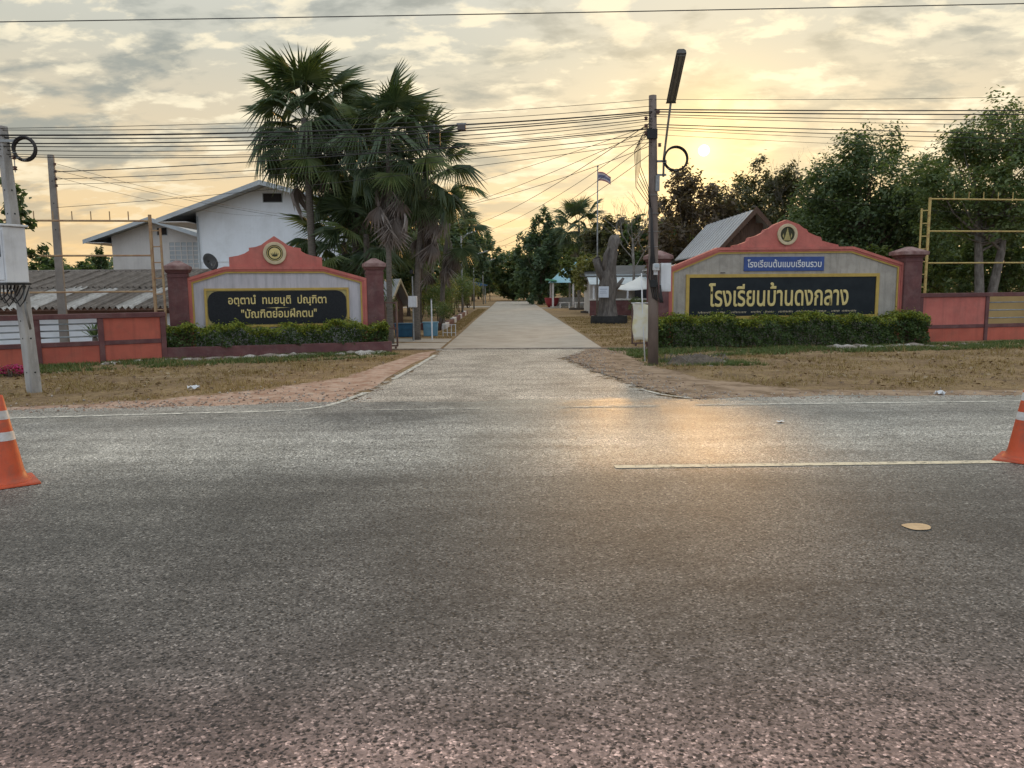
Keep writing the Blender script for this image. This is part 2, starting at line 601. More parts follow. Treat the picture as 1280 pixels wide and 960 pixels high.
    b = N(t, 'ShaderNodeBump', i_Strength=0.55, i_Distance=0.006)
    L(hgt, b.inputs['Height'])
    L(b.outputs[0], p.inputs['Normal'])
    return m


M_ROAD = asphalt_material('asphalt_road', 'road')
M_APRON = asphalt_material('asphalt_apron', 'apron')


def ground_material():
    m = bpy.data.materials.new('dry_ground')
    m.use_nodes = True
    t = m.node_tree
    L = t.links.new
    p = t.nodes['Principled BSDF']
    p.inputs['Roughness'].default_value = 0.95
    p.inputs['Specular IOR Level'].default_value = 0.15
    tc = N(t, 'ShaderNodeTexCoord')
    n1 = N(t, 'ShaderNodeTexNoise', i_Scale=0.45, i_Detail=8.0, i_Roughness=0.65, i_Distortion=0.3)
    L(tc.outputs['Object'], n1.inputs['Vector'])
    n2 = N(t, 'ShaderNodeTexNoise', i_Scale=9.0, i_Detail=8.0, i_Roughness=0.75)
    L(tc.outputs['Object'], n2.inputs['Vector'])
    c = ramp(t, n1.outputs[0], [(0.3, (0.15, 0.098, 0.055)), (0.45, (0.30, 0.205, 0.105)), (0.55, (0.22, 0.145, 0.08)), (0.62, (0.33, 0.235, 0.13)), (0.75, (0.27, 0.165, 0.095))])
    d = ramp(t, n2.outputs[0], [(0.3, 0.5), (0.5, 1.0), (0.72, 1.35)])
    col = mixcol(t, 1.0, c, d, 'MULTIPLY')
    L(col, p.inputs['Base Color'])
    b = N(t, 'ShaderNodeBump', i_Strength=0.8, i_Distance=0.05)
    L(n2.outputs[0], b.inputs['Height'])
    L(b.outputs[0], p.inputs['Normal'])
    return m


M_GROUND = ground_material()
M_LATERITE = mat('laterite', (0.45, 0.30, 0.22), (0.31, 0.18, 0.12), scale=3.0, rough=0.95, bump=1.0, bscale=16, spec=0.1,
                 dirt=(0.50, 0.42, 0.33), dirt_amt=0.8, dirt_scale=7.0, lo=0.42, hi=0.6)
M_BROWNDIRT = mat('brown_dirt', (0.36, 0.255, 0.17), (0.20, 0.135, 0.085), scale=2.8, rough=0.95, bump=1.0, bscale=16, lo=0.42, hi=0.6, spec=0.1,
                  dirt=(0.40, 0.29, 0.20), dirt_amt=0.6, dirt_scale=5.0)
M_CONC = mat('drive_concrete', (0.44, 0.385, 0.315), (0.34, 0.295, 0.24), scale=1.3, rough=0.7, bump=0.25, bscale=30, spec=0.35,
             dirt=(0.27, 0.22, 0.17), dirt_amt=0.7, dirt_scale=0.9)
M_JOINT = mat('joint_dirt', (0.16, 0.13, 0.10), rough=0.95)
M_PAINT = mat('worn_road_paint', (0.66, 0.62, 0.52), (0.33, 0.31, 0.27), scale=14, rough=0.6, lo=0.45, hi=0.62)
M_PAINT_Y = mat('worn_cream_paint', (0.70, 0.60, 0.42), (0.42, 0.36, 0.27), scale=16, rough=0.6, lo=0.5, hi=0.68)


def ragged(m, scale=7.0):
    """let a thin spread of dirt or asphalt break up into patches toward its edge"""
    t = m.node_tree
    at = N(t, 'ShaderNodeAttribute', attribute_name='inner')
    tc = N(t, 'ShaderNodeTexCoord')
    n = N(t, 'ShaderNodeTexNoise', i_Scale=scale, i_Detail=8.0, i_Roughness=0.75)
    t.links.new(tc.outputs['Object'], n.inputs['Vector'])
    a = math_node(t, 'GREATER_THAN', math_node(t, 'ADD', math_node(t, 'MULTIPLY', at.outputs['Fac'], 0.9), n.outputs[0]), 0.62)
    t.links.new(a, t.nodes['Principled BSDF'].inputs['Alpha'])


def sheet(name, rows, material, z, parent=None, across=None, inner=None):
    """grid of points rows[i][j] = (x, y)"""
    nr, nc = len(rows), len(rows[0])
    V = [(x, y, z) for r in rows for (x, y) in r]
    F = [(i * nc + j, i * nc + j + 1, (i + 1) * nc + j + 1, (i + 1) * nc + j) for i in range(nr - 1) for j in range(nc - 1)]
    me = bpy.data.meshes.new(name)
    me.from_pydata(V, [], F)
    me.materials.append(material)
    if across:
        at = me.attributes.new('across', 'FLOAT', 'POINT')
        at.data.foreach_set('value', [across(x, y) for (x, y, _) in V])
    if inner:
        at = me.attributes.new('inner', 'FLOAT', 'POINT')
        at.data.foreach_set('value', [inner(i / (nr - 1), j / (nc - 1)) for i in range(nr) for j in range(nc)])
    me.update()
    # faces up
    if me.polygons[0].normal.z < 0:
        me.flip_normals()
    return link(name, me, parent)


def lin(a, b, n):
    return [a + (b - a) * i / (n - 1) for i in range(n)]


ragged(M_APRON, 5.0)
ragged(M_ROAD, 6.0)


def worn(m, scale, cut):
    t = m.node_tree
    tc = N(t, 'ShaderNodeTexCoord')
    n = N(t, 'ShaderNodeTexNoise', i_Scale=scale, i_Detail=8.0, i_Roughness=0.8)
    t.links.new(tc.outputs['Object'], n.inputs['Vector'])
    a = ramp(t, n.outputs[0], [(cut - 0.04, 0.0), (cut + 0.05, 1.0)])
    t.links.new(a, t.nodes['Principled BSDF'].inputs['Alpha'])


worn(M_PAINT, 9.0, 0.43)
worn(M_PAINT_Y, 14.0, 0.40)
ragged(M_LATERITE)
ragged(M_BROWNDIRT)
# ground to the horizon
xs = [-1500, -500, -160, -60] + lin(-30, 30, 31) + [60, 160, 500, 1500]
ys = [-300, -60, -15] + lin(-5, 60, 34) + [90, 140, 300, 800, 2500]
tag(sheet('ground', [[(x, y) for x in xs] for y in ys], M_GROUND, 0.0), kind='structure')

xr = lin(-60, -14, 10) + lin(-13, 14, 55) + lin(16, 80, 12)
rows = []
for s in lin(0, 0.93, 14) + [0.965, 1.0]:
    rows.append([(x, far_edge(x) - 10.0 + 10.08 * s + (0.10 * math.sin(x * 1.7) + 0.07 * math.sin(x * 4.1 + 1) if s == 1 else 0)) for x in xr])
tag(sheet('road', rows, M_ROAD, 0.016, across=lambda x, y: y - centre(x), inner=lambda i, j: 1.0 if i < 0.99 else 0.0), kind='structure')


def wiggle(pts, n, amp, seed):
    """denser polyline with small irregularities"""
    r = random.Random(seed)
    out = []
    for i in range(len(pts) - 1):
        for k in range(n):
            f = k / n
            x = pts[i][0] * (1 - f) + pts[i + 1][0] * f
            y = pts[i][1] * (1 - f) + pts[i + 1][1] * f
            out.append((x + r.uniform(-amp, amp), y + r.uniform(-amp, amp)))
    out.append(pts[-1])
    return out


# asphalt apron between road and gate
la = wiggle([(-3.6, 9.9), (-2.62, 10.2), (-2.40, 11.3), (-2.25, 13.3), (-2.02, 16.5), (-1.95, 20.0)], 6, 0.05, 3)
ra = wiggle([(3.9, 9.9), (2.45, 10.75), (2.0, 12.4), (1.6, 14.4), (1.28, 16.9), (2.35, 20.0)], 6, 0.07, 4)
tag(sheet('driveway_apron', [[tuple(np.array(a) * (1 - f) + np.array(b) * f) for f in lin(0, 1, 13)] for a, b in zip(la, ra)], M_APRON, 0.012,
          inner=lambda i, j: 1.0 if i > 0.97 else 3.0 * min(j, 1 - j)), kind='structure')

# laterite shoulders
def shoulder(outer, inner, n, seed):
    a = wiggle(outer, n, 0.08, seed)
    b = wiggle(inner, n, 0.10, seed + 1)
    return [[tuple(np.array(p) * (1 - f) + np.array(q) * f) for f in lin(0, 1, 6)] for p, q in zip(a, b)]


tag(sheet('dirt_shoulder', shoulder([(-14, 7.7), (-9, 9.3), (-6.2, 9.9), (-4.0, 10.1), (-2.5, 10.1), (-2.2, 12.5), (-1.9, 19.5)],
                                    [(-14.2, 8.6), (-9.5, 10.0), (-6.8, 10.35), (-5.2, 11.0), (-4.0, 12.0), (-2.95, 13.6), (-2.3, 18.8)], 7, 11),
          M_LATERITE, 0.006, inner=lambda i, j: 1.5 * (1 - j) + 0.1), kind='structure')
tag(sheet('dirt_shoulder', shoulder([(1.9, 19.5), (1.15, 16.9), (1.85, 12.4), (2.4, 10.5), (8, 10.3), (14, 10.4), (30, 10.6)],
                                    [(3.0, 19.5), (2.7, 16.3), (3.2, 12.9), (4.6, 11.4), (8, 11.15), (14, 11.3), (30, 11.5)], 7, 21),
          M_BROWNDIRT, 0.0145, inner=lambda i, j: 2.2 * min(j * 1.3 + 0.02, 1 - j)), kind='structure')

# concrete drive of cast slabs
drive = tag(sheet('driveway', [[(-1.80, y), (2.36, y)] for y in (19.98, 60, 97)], M_JOINT, 0.010), kind='structure')
y = 20.0
k = 0
while y < 94:
    ln = 4.2 if y < 60 else 8.0
    w = random.uniform(-0.015, 0.015)
    MB().box(-1.78 + w, 2.34 + w, y + 0.012, y + ln - 0.012, -0.05, 0.024 + random.uniform(-.003, .003)).build('slab', M_CONC, drive, bevel=0.006)
    y += ln
    k += 1
# side path on the left inside the gate and concrete threshold by the gate
tag(sheet('side_path', [[(-9, 24.4), (-1.87, 22.6)], [(-9, 25.4), (-1.87, 24.2)]], M_CONC, 0.008), kind='structure')
tag(sheet('side_path', [[(-7.0, 20.4), (-1.88, 20.05)], [(-7.0, 22.3), (-1.88, 22.4)]], M_CONC, 0.009), kind='structure')
tag(sheet('cross_path', [[(2.36, 60.5), (20, 60.5)], [(2.36, 63.0), (20, 63.0)]], M_CONC, 0.008), kind='structure')
tag(sheet('cross_path', [[(-12, 66.0), (-1.88, 66.0)], [(-12, 70.0), (-1.88, 70.0)]], M_CONC, 0.008), kind='structure')

# painted markings
def band(name, path, w, material, z=0.021):
    rows = []
    for i, (x, yy) in enumerate(path):
        a = Vector(path[max(0, i - 1)]); b = Vector(path[min(len(path) - 1, i + 1)])
        d = (b - a).normalized()
        n = Vector((-d.y, d.x)) * w / 2
        rows.append([(x - n.x, yy - n.y), (x + n.x, yy + n.y)])
    return tag(sheet(name, rows, material, z), kind='structure')


band('edge_line', [(x, far_edge(x) - 0.66) for x in lin(-14, -3.2, 30)] + [(-2.75, 9.86), (-2.5, 10.1), (-2.36, 10.55), (-2.2, 11.5)], 0.10, M_PAINT)
band('edge_line', [(-2.05, 13.2), (-1.92, 15.5), (-1.80, 18.0)], 0.10, M_PAINT)
band('edge_line', [(x, far_edge(x) - 0.72) for x in lin(-1.9, -0.4, 5)], 0.045, M_PAINT)
band('edge_line', [(x, far_edge(x) - 0.70) for x in lin(0.6, 1.9, 5)], 0.07, M_PAINT)
band('edge_line', [(x, far_edge(x) - 0.64) for x in lin(2.4, 30, 40)], 0.085, M_PAINT)
band('edge_line', [(1.95, 11.6), (2.15, 11.0), (2.5, 10.55)], 0.06, M_PAINT)
for x0 in (-17.3, -8.4, 0.88, 9.9):
    x1 = x0 + 3.75
    band('lane_dash', [(x, centre(x) + 0.02) for x in lin(x0, x1, 12)], 0.105, M_PAINT_Y)
pts = [(2.58 + (0.085 + 0.008 * math.sin(3 * a)) * math.cos(a), 4.76 + (0.078 + 0.01 * math.sin(2 * a + 1)) * math.sin(a)) for a in lin(0, 2 * math.pi, 25)[:-1]]
me = bpy.data.meshes.new('paint_spot')
me.from_pydata([(x, yy, 0.021) for x, yy in pts], [], [tuple(range(24))])
me.materials.append(mat('tan_paint', (0.62, 0.43, 0.24), (0.50, 0.34, 0.19), scale=20, rough=0.7))
tag(link('paint_spot', me), kind='structure')

# ------------------------------------------------------------------ gate signs
M_CORAL = mat('coral_paint', streak=0.32, c1=(0.53, 0.165, 0.130), c2=(0.45, 0.128, 0.102), scale=2.5, rough=0.75, bump=0.15, bscale=30,
              dirt=(0.22, 0.11, 0.09), dirt_amt=0.4, dirt_scale=2.2)
M_ORANGE = mat('orange_coral_paint', streak=0.28, c1=(0.50, 0.130, 0.085), c2=(0.41, 0.10, 0.066), scale=2.0, rough=0.8, bump=0.15, bscale=30,
               dirt=(0.24, 0.10, 0.07), dirt_amt=0.45, dirt_scale=2.5)
M_MAROON = mat('maroon_paint', streak=0.3, c1=(0.155, 0.062, 0.058), c2=(0.105, 0.042, 0.042), scale=3, rough=0.7, bump=0.2, bscale=40,
               dirt=(0.24, 0.17, 0.15), dirt_amt=0.35, dirt_scale=3.5)
M_CAP = mat('weathered_cap', (0.30, 0.20, 0.18), (0.17, 0.085, 0.078), scale=5, rough=0.85, bump=0.2)
M_YELLOW = mat('mustard_paint', (0.50, 0.34, 0.085), (0.40, 0.27, 0.07), scale=6, rough=0.6)
M_PANEL_L = mat('lilac_stone', streak=0.5, c1=(0.52, 0.49, 0.51), c2=(0.41, 0.385, 0.405), scale=6, stretch=(2.2, 2.2, 0.35), rough=0.55, lo=0.3, hi=0.7,
                dirt=(0.22, 0.19, 0.18), dirt_amt=0.35, dirt_scale=1.2)
M_PANEL_R = mat('grey_render', streak=0.5, c1=(0.42, 0.38, 0.325), c2=(0.33, 0.30, 0.255), scale=1.8, rough=0.8, bump=0.2, bscale=40,
                dirt=(0.20, 0.175, 0.15), dirt_amt=0.55, dirt_scale=2.6)
M_BLACK = mat('black_granite', (0.014, 0.015, 0.017), (0.024, 0.026, 0.028), scale=40, rough=0.35, spec=0.12)
M_SLATE = mat('dark_slate_board', (0.022, 0.027, 0.030), (0.014, 0.018, 0.021), scale=2.5, rough=0.4, spec=0.12)
M_GOLD = mat('gold_letter', (0.68, 0.54, 0.22), (0.58, 0.45, 0.17), scale=8, rough=0.45, spec=0.4)
M_BLUE = mat('blue_sign', (0.045, 0.085, 0.26), (0.035, 0.065, 0.20), scale=4, rough=0.45)
M_WHITE = mat('white_letter', (0.72, 0.72, 0.72), rough=0.5)
M_CREAM = mat('cream_ring', (0.58, 0.48, 0.31), (0.46, 0.37, 0.23), scale=8, rough=0.6)
M_OLIVE = mat('olive_gold', (0.40, 0.33, 0.13), (0.30, 0.24, 0.09), scale=10, rough=0.5)
M_DKGREEN = mat('dark_emblem', (0.03, 0.035, 0.015), (0.05, 0.045, 0.018), scale=20, rough=0.5)


def text_mesh(body, height, width, material, depth=0.012, ref='น'):
    """mesh of a line of writing: letters standing in x,z facing -y, baseline z=0, left end x=0,
    scaled so that a plain letter is `height` tall and the whole line `width` wide"""
    def raw(s):
        c = bpy.data.curves.new('text', 'FONT')
        c.body = s
        c.size = 1.0
        c.extrude = 0.02
        c.bevel_depth = 0.016
        c.bevel_resolution = 0
        c.resolution_u = 3
        o = bpy.data.objects.new('text', c)
        COL.objects.link(o)
        bpy.context.view_layer.update()
        me = bpy.data.meshes.new_from_object(o.evaluated_get(bpy.context.evaluated_depsgraph_get()))
        bpy.data.objects.remove(o)
        bpy.data.curves.remove(c)
        return me
    m0 = raw(ref)
    h0 = max(v.co.y for v in m0.vertices)
    bpy.data.meshes.remove(m0)
    me = raw(body)
    co = np.empty(len(me.vertices) * 3)
    me.vertices.foreach_get('co', co)
    co = co.reshape(-1, 3)
    x0, x1 = co[:, 0].min(), co[:, 0].max()
    sx = width / (x1 - x0)
    sz = height / h0
    out = np.empty_like(co)
    out[:, 0] = (co[:, 0] - x0) * sx
    out[:, 1] = -(co[:, 2] + 0.036) / 0.072 * depth
    out[:, 2] = co[:, 1] * sz
    me.vertices.foreach_set('co', out.ravel())
    me.materials.clear()
    me.materials.append(material)
    me.update()
    return me


def split_loose(me):
    """connected pieces of a mesh as separate meshes"""
    n = len(me.vertices)
    par = list(range(n))

    def find(a):
        while par[a] != a:
            par[a] = par[par[a]]
            a = par[a]
        return a
    for e in me.edges:
        a, b = find(e.vertices[0]), find(e.vertices[1])
        if a != b:
            par[a] = b
    groups = {}
    for p in me.polygons:
        groups.setdefault(find(p.vertices[0]), []).append(tuple(p.vertices))
    res = []
    for fs in groups.values():
        ids = sorted({i for f in fs for i in f})
        mp = {i: k for k, i in enumerate(ids)}
        m = bpy.data.meshes.new('letter')
        m.from_pydata([tuple(me.vertices[i].co) for i in ids], [], [tuple(mp[i] for i in f) for f in fs])
        m.materials.append(me.materials[0])
        m.update()
        res.append(m)
    return res


def lettering(body, u, y, z, height, width, material, parent, single=True, depth=0.012):
    me = text_mesh(body, height, width, material, depth)
    if single:
        for m in split_loose(me):
            link('letter', m, parent, (u, y, z))
    else:
        tag(link('lettering', me, parent, (u, y, z)), kind='stuff')


def offset_poly(pts, d):
    """open polyline moved to its right-hand side by d with mitred corners"""
    out = []
    n = len(pts)
    for i, p in enumerate(pts):
        p = Vector(p)
        dirs = []
        if i > 0:
            dirs.append((p - Vector(pts[i - 1])).normalized())
        if i < n - 1:
            dirs.append((Vector(pts[i + 1]) - p).normalized())
        ns = [Vector((q.y, -q.x)) for q in dirs]
        if len(ns) == 2:
            b = (ns[0] + ns[1]).normalized()
            b = b / max(0.3, b.dot(ns[0]))
        else:
            b = ns[0]
        out.append(tuple(p + b * d))
    return out


def border(pts, d0, d1, y0, y1):
    a = offset_poly(pts, d0)
    b = offset_poly(pts, d1)
    mb = MB()
    n = len(a)
    v = [(x, y0, z) for x, z in a] + [(x, y0, z) for x, z in b] + [(x, y1, z) for x, z in a] + [(x, y1, z) for x, z in b]
    f = []
    for i in range(n - 1):
        f.append((i, i + 1, n + i + 1, n + i))
        f.append((2 * n + i, 3 * n + i, 3 * n + i + 1, 2 * n + i + 1))
        f.append((i, 2 * n + i, 2 * n + i + 1, i + 1))
        f.append((n + i, n + i + 1, 3 * n + i + 1, 3 * n + i))
    f.append((0, n, 3 * n, 2 * n))
    f.append((n - 1, 3 * n - 1, 4 * n - 1, 2 * n - 1))
    return mb.add(v, f)


def rect_frame(u0, u1, z0, z1, w, y0, y1):
    mb = MB()
    mb.box(u0, u1, y0, y1, z1 - w, z1)
    mb.box(u0, u1, y0, y1, z0, z0 + w)
    mb.box(u0, u0 + w, y0, y1, z0 + w, z1 - w)
    mb.box(u1 - w, u1, y0, y1, z0 + w, z1 - w)
    return mb


def pillar(parent, u, w, h, cap_w, yc=0.1):
    s = MB().frustum(w, w, w, w, -0.05, h - 0.30, u, yc).build('pillar', M_MAROON, parent, bevel=0.012)
    # a groove line a little below the capital
    MB().frustum(w + 0.03, w + 0.03, w + 0.03, w + 0.03, h - 0.40, h - 0.365, u, yc).build('collar', M_MAROON, s)
    mb = MB()
    mb.frustum(w + 0.04, w + 0.04, w + 0.10, w + 0.10, h - 0.298, h - 0.23, u, yc)
    mb.build('moulding', M_MAROON, s)
    MB().frustum(cap_w, cap_w, cap_w, cap_w, h - 0.228, h - 0.13, u, yc).build('cap_slab', M_CAP, s, bevel=0.015)
    MB().frustum(cap_w - 0.03, cap_w - 0.03, 0.10, 0.10, h - 0.128, h, u, yc).build('cap_top', M_CAP, s, bevel=0.01)
    return s


def disc(mb, u, z, r, y0, y1, n=32):
    return mb.prism([(u + r * math.cos(2 * math.pi * k / n), z + r * math.sin(2 * math.pi * k / n)) for k in range(n)], y0, y1)


def ring(u, z, r0, r1, y0, y1, n=40):
    mb = MB()
    v, f = [], []
    for k in range(n):
        c, s = math.cos(2 * math.pi * k / n), math.sin(2 * math.pi * k / n)
        v += [(u + r0 * c, y0, z + r0 * s), (u + r1 * c, y0, z + r1 * s), (u + r1 * c, y1, z + r1 * s), (u + r0 * c, y1, z + r0 * s)]
    for k in range(n):
        a, b = 4 * k, 4 * ((k + 1) % n)
        for i in range(4):
            j = (i + 1) % 4
            f.append((a + i, b + i, b + j, a + j))
    return mb.add(v, f)


def sign_wall(name, label, p0, p1, outline, pediment, panel_mat):
    rz = math.atan2(p1[1] - p0[1], p1[0] - p0[0])
    root = thing(name, label, 'gate sign', (p0[0], p0[1], 0), rz)
    full = [(outline[0][0], -0.05)] + outline + [(outline[-1][0], -0.05)]
    MB().prism(full[::-1], 0.0, 0.20).build('wall', panel_mat, root)
    line = [(outline[0][0], 0.0)] + outline + [(outline[-1][0], 0.0)]
    border(line, -0.015, 0.055, -0.075, 0.215).build('frame', M_CORAL, root)
    border(line, 0.0555, 0.105, -0.050, -0.001).build('inner_frame', M_CORAL, root)
    border(line, 0.1055, 0.145, -0.035, -0.001).build('frame_trim', M_YELLOW, root)
    MB().prism(pediment[::-1], -0.03, 0.17).build('pediment', M_CORAL, root)
    return root


# left sign: motto
SL = sign_wall('gate_sign', 'lilac stone gate sign with coral crest and black rounded Pali motto board', (-8.05, 18.6), (-3.3, 20.0),
               [(0.25, 1.85), (1.13, 2.13), (3.48, 2.13), (4.51, 1.84)],
               [(1.24, 2.146), (1.24, 2.37), (1.45, 2.41), (1.60, 2.46), (1.71, 2.53), (1.71, 2.60), (1.86, 2.62), (2.0, 2.67), (2.09, 2.74), (2.31, 2.89),
                (2.53, 2.74), (2.62, 2.67), (2.76, 2.62), (2.94, 2.60), (2.94, 2.53), (3.05, 2.46), (3.22, 2.41), (3.44, 2.37), (3.44, 2.146)], M_PANEL_L)
pillar(SL, 0.06, 0.44, 2.29, 0.58)
pillar(SL, 4.74, 0.42, 2.36, 0.56)
rect_frame(0.63, 4.07, 0.66, 1.62, 0.055, -0.045, 0.004).build('board_frame', M_YELLOW, SL)
MB().box(0.686, 4.014, -0.022, 0.003, 0.716, 1.564).build('board_back', M_OLIVE, SL)
u0, u1, z0, z1, c = 0.70, 4.00, 0.73, 1.55, 0.24
oct_ = []
for (cu, cz, a0) in ((u1 - c, z1 - c, 0), (u0 + c, z1 - c, 90), (u0 + c, z0 + c, 180), (u1 - c, z0 + c, 270)):
    oct_ += [(cu + c * math.cos(R(a0 + k * 18)), cz + c * math.sin(R(a0 + k * 18))) for k in range(6)]
bd = MB().prism(oct_[::-1], -0.034, -0.0225).build('board', M_BLACK, SL)
lettering('อตฺตานํ  ทมยนฺติ  ปณฺฑิตา', 1.17, -0.0345, 1.235, 0.155, 2.34, M_GOLD, bd)
lettering('"บัณฑิตย่อมฝึกตน"', 1.46, -0.0345, 0.895, 0.155, 1.80, M_GOLD, bd)
mb = MB().prism([(2.05, 1.133), (2.25, 1.128), (2.32, 1.118), (2.39, 1.128), (2.62, 1.133), (2.39, 1.140), (2.32, 1.150), (2.25, 1.140)], -0.040, -0.0345)
mb.build('ornament', M_GOLD, bd)
# round seal with a raised petal crown
em = ring(2.31, 2.47, 0.195, 0.275, -0.085, -0.031).build('emblem', M_CREAM, SL, bevel=0.01)
disc(MB(), 2.31, 2.47, 0.1945, -0.050, -0.0305).build('emblem_field', M_DKGREEN, em)
disc(MB(), 2.31, 2.47, 0.135, -0.060, -0.0505).build('emblem_disc', M_GOLD, em)
ring(2.31, 2.47, 0.165, 0.178, -0.058, -0.0505).build('emblem_rim', M_GOLD, em)
mb = MB()
for k, (dx, hh) in enumerate(((-0.07, 0.045), (-0.035, 0.06), (0, 0.085), (0.035, 0.06), (0.07, 0.045))):
    mb.prism([(2.31 + dx - 0.014, 2.435), (2.31 + dx + dx * .3, 2.435 + hh), (2.31 + dx + 0.014, 2.435)][::-1], -0.068, -0.0605)
mb.prism([(2.235, 2.40), (2.255, 2.435), (2.365, 2.435), (2.385, 2.40), (2.31, 2.385)], -0.067, -0.0605)
tag(mb.build('emblem_motif', M_DKGREEN, em), kind='stuff')

# right sign: school name
SR = sign_wall('gate_sign', 'grey gate sign with coral crest, blue plate and dark school name board', (3.95, 20.1), (10.55, 20.9),
               [(0.12, 2.02), (1.44, 2.55), (5.16, 2.57), (6.62, 2.13)],
               [(1.86, 2.572), (1.86, 2.62), (2.05, 2.655), (2.25, 2.73), (2.29, 2.82), (2.5, 2.87), (2.68, 2.96), (2.72, 3.03), (2.86, 3.07), (2.98, 3.16), (3.3, 3.28),
                (3.64, 3.16), (3.76, 3.07), (3.86, 3.03), (3.90, 2.96), (4.08, 2.88), (4.26, 2.83), (4.29, 2.74), (4.52, 2.68), (4.76, 2.63), (4.76, 2.582)], M_PANEL_R)
pillar(SR, -0.12, 0.46, 2.50, 0.62)
pillar(SR, 6.86, 0.50, 2.58, 0.72)
rect_frame(0.60, 5.96, 0.70, 1.88, 0.085, -0.045, 0.004).build('board_frame', M_YELLOW, SR)
bd = MB().box(0.686, 5.874, -0.018, 0.003, 0.786, 1.794).build('board', M_SLATE, SR)
lettering('โรงเรียนบ้านดงกลาง', 1.22, -0.0185, 1.05, 0.40, 3.88, M_GOLD, bd, depth=0.02)
small = MB()
rr = random.Random(5)
u = 0.94
while u < 5.36:
    wl = rr.uniform(0.2, 0.5)
    q = u
    while q < u + wl:
        h = rr.choice((0.035, 0.04, 0.05, 0.058))
        small.box(q, q + 0.012, -0.021, -0.0186, 0.862, 0.862 + h)
        small.box(q + 0.0122, q + 0.026, -0.021, -0.0186, 0.890, 0.902)
        q += 0.042
    u += wl + rr.uniform(0.07, 0.16)
tag(small.build('small_lettering', M_CREAM, bd), kind='stuff')
bl = MB().box(2.16, 4.38, -0.03, -0.001, 1.955, 2.325).build('blue_plate', M_BLUE, SR, bevel=0.006)
lettering('โรงเรียนต้นแบบเรียนรวม', 2.25, -0.0305, 2.055, 0.135, 2.05, M_WHITE, bl, depth=0.006)
em = ring(3.31, 2.90, 0.195, 0.275, -0.085, -0.031).build('emblem', M_CREAM, SR, bevel=0.01)
disc(MB(), 3.31, 2.90, 0.1945, -0.050, -0.0305).build('emblem_field', M_DKGREEN, em)
mb = MB()
for hw, za, zb in ((0.11, 2.745, 2.79), (0.085, 2.79, 2.85), (0.062, 2.85, 2.91), (0.042, 2.91, 2.97), (0.024, 2.97, 3.02), (0.010, 3.02, 3.07)):
    mb.prism([(3.31 - hw, za), (3.31 - hw * 0.72, zb - 0.001), (3.31 + hw * 0.72, zb - 0.001), (3.31 + hw, za)], -0.062, -0.0505)
for s in (-1, 1):
    mb.prism([(3.31 + s * 0.10, 2.80), (3.31 + s * 0.13, 2.86), (3.31 + s * 0.115, 2.93), (3.31 + s * 0.092, 2.86)][::s], -0.060, -0.0505)
tag(mb.build('emblem_motif', M_OLIVE, em), kind='stuff')
# a little antenna bracket lying on the top edge of the frame
MB().box(1.5, 1.62, -0.11, -0.076, 1.90, 1.925).build('bracket', mat('dark_metal', (0.03, 0.03, 0.03), rough=0.5), SR)


# ------------------------------------------------------------------ hedges and planter
def hedge(name, label, p0, rz, u0, u1, y0, y1, z0, z1, n, seed):
    global rng
    rng = np.random.default_rng(seed)
    root = thing(name, label, 'hedge', (p0[0], p0[1], 0), rz)
    mb = MB()
    for k in range(int((u1 - u0) / 0.35)):
        uu = u0 + 0.2 + 0.35 * k
        mb.tube([(uu, (y0 + y1) / 2, z0 - 0.03), (uu + 0.05, (y0 + y1) / 2 + .03, (z0 + z1) / 2), (uu + random.uniform(-.1, .1), (y0 + y1) / 2 - .05, z1 - 0.12)], [0.02, 0.016, 0.006], 5)
    tag(mb.build('stem', BARK, root), kind='stuff')
    # leaves sit in a shell around a clipped box with a bumpy surface
    U = rng.uniform(u0, u1, n)
    Y = rng.uniform(y0, y1, n)
    Z = z0 + (z1 - z0) * rng.uniform(0, 1, n) ** 0.85
    bump = 0.055 * np.sin(U * 5.1 + 1) + 0.05 * np.sin(U * 11.3 + Y * 4) + 0.045 * np.sin(U * 2.1) + 0.03 * np.sin(U * 23 + Y * 17)
    yb = 0.06 * np.sin(U * 4.3) + 0.05 * np.sin(Z * 12 + U * 7) + 0.03 * np.sin(U * 19 + Z * 9)
    face = rng.random(n)
    dep = np.abs(rng.normal(size=n)) * 0.05
    top = face < 0.36
    front = (face >= 0.36) & (face < 0.84)
    Z = np.where(top, z1 + bump - dep, Z + (Z - z0) / (z1 - z0) * bump)
    Y = np.where(front, y0 + yb + dep, Y)
    e = face >= 0.94
    U = np.where(e, u1 + 0.04 * np.sin(Z * 14 + Y * 9) - dep, U)
    e2 = (face >= 0.88) & (face < 0.94)
    U = np.where(e2, u0 + 0.04 * np.sin(Z * 14 + Y * 9) + dep, U)
    stick = rng.random(n) < 0.07
    Z = np.where(stick & top, Z + rng.uniform(0, 0.12, n), Z)
    P = np.stack([U, Y, Z], 1)
    out = np.zeros_like(P)
    out[top, 2] = 1.0
    out[front, 1] = -1.0
    young = (Z > z1 + bump - 0.10 - 0.05 * rng.random(n)) & (rng.random(n) < 0.85)
    for sel, m, nm in ((~young, leafmat('hedge_leaf', [(0.025, 0.05, 0.012), (0.05, 0.085, 0.018), (0.085, 0.12, 0.025)], 0.2), 'foliage'),
                       (young, leafmat('hedge_young_leaf', [(0.11, 0.15, 0.018), (0.19, 0.23, 0.028), (0.30, 0.30, 0.04)], 0.3), 'young_foliage')):
        V, F = leaf_quads(P[sel], 0.062, up=0.3, aspect=0.55, out=out[sel])
        link(nm, np_mesh(nm, V, F, m), root)
    return root


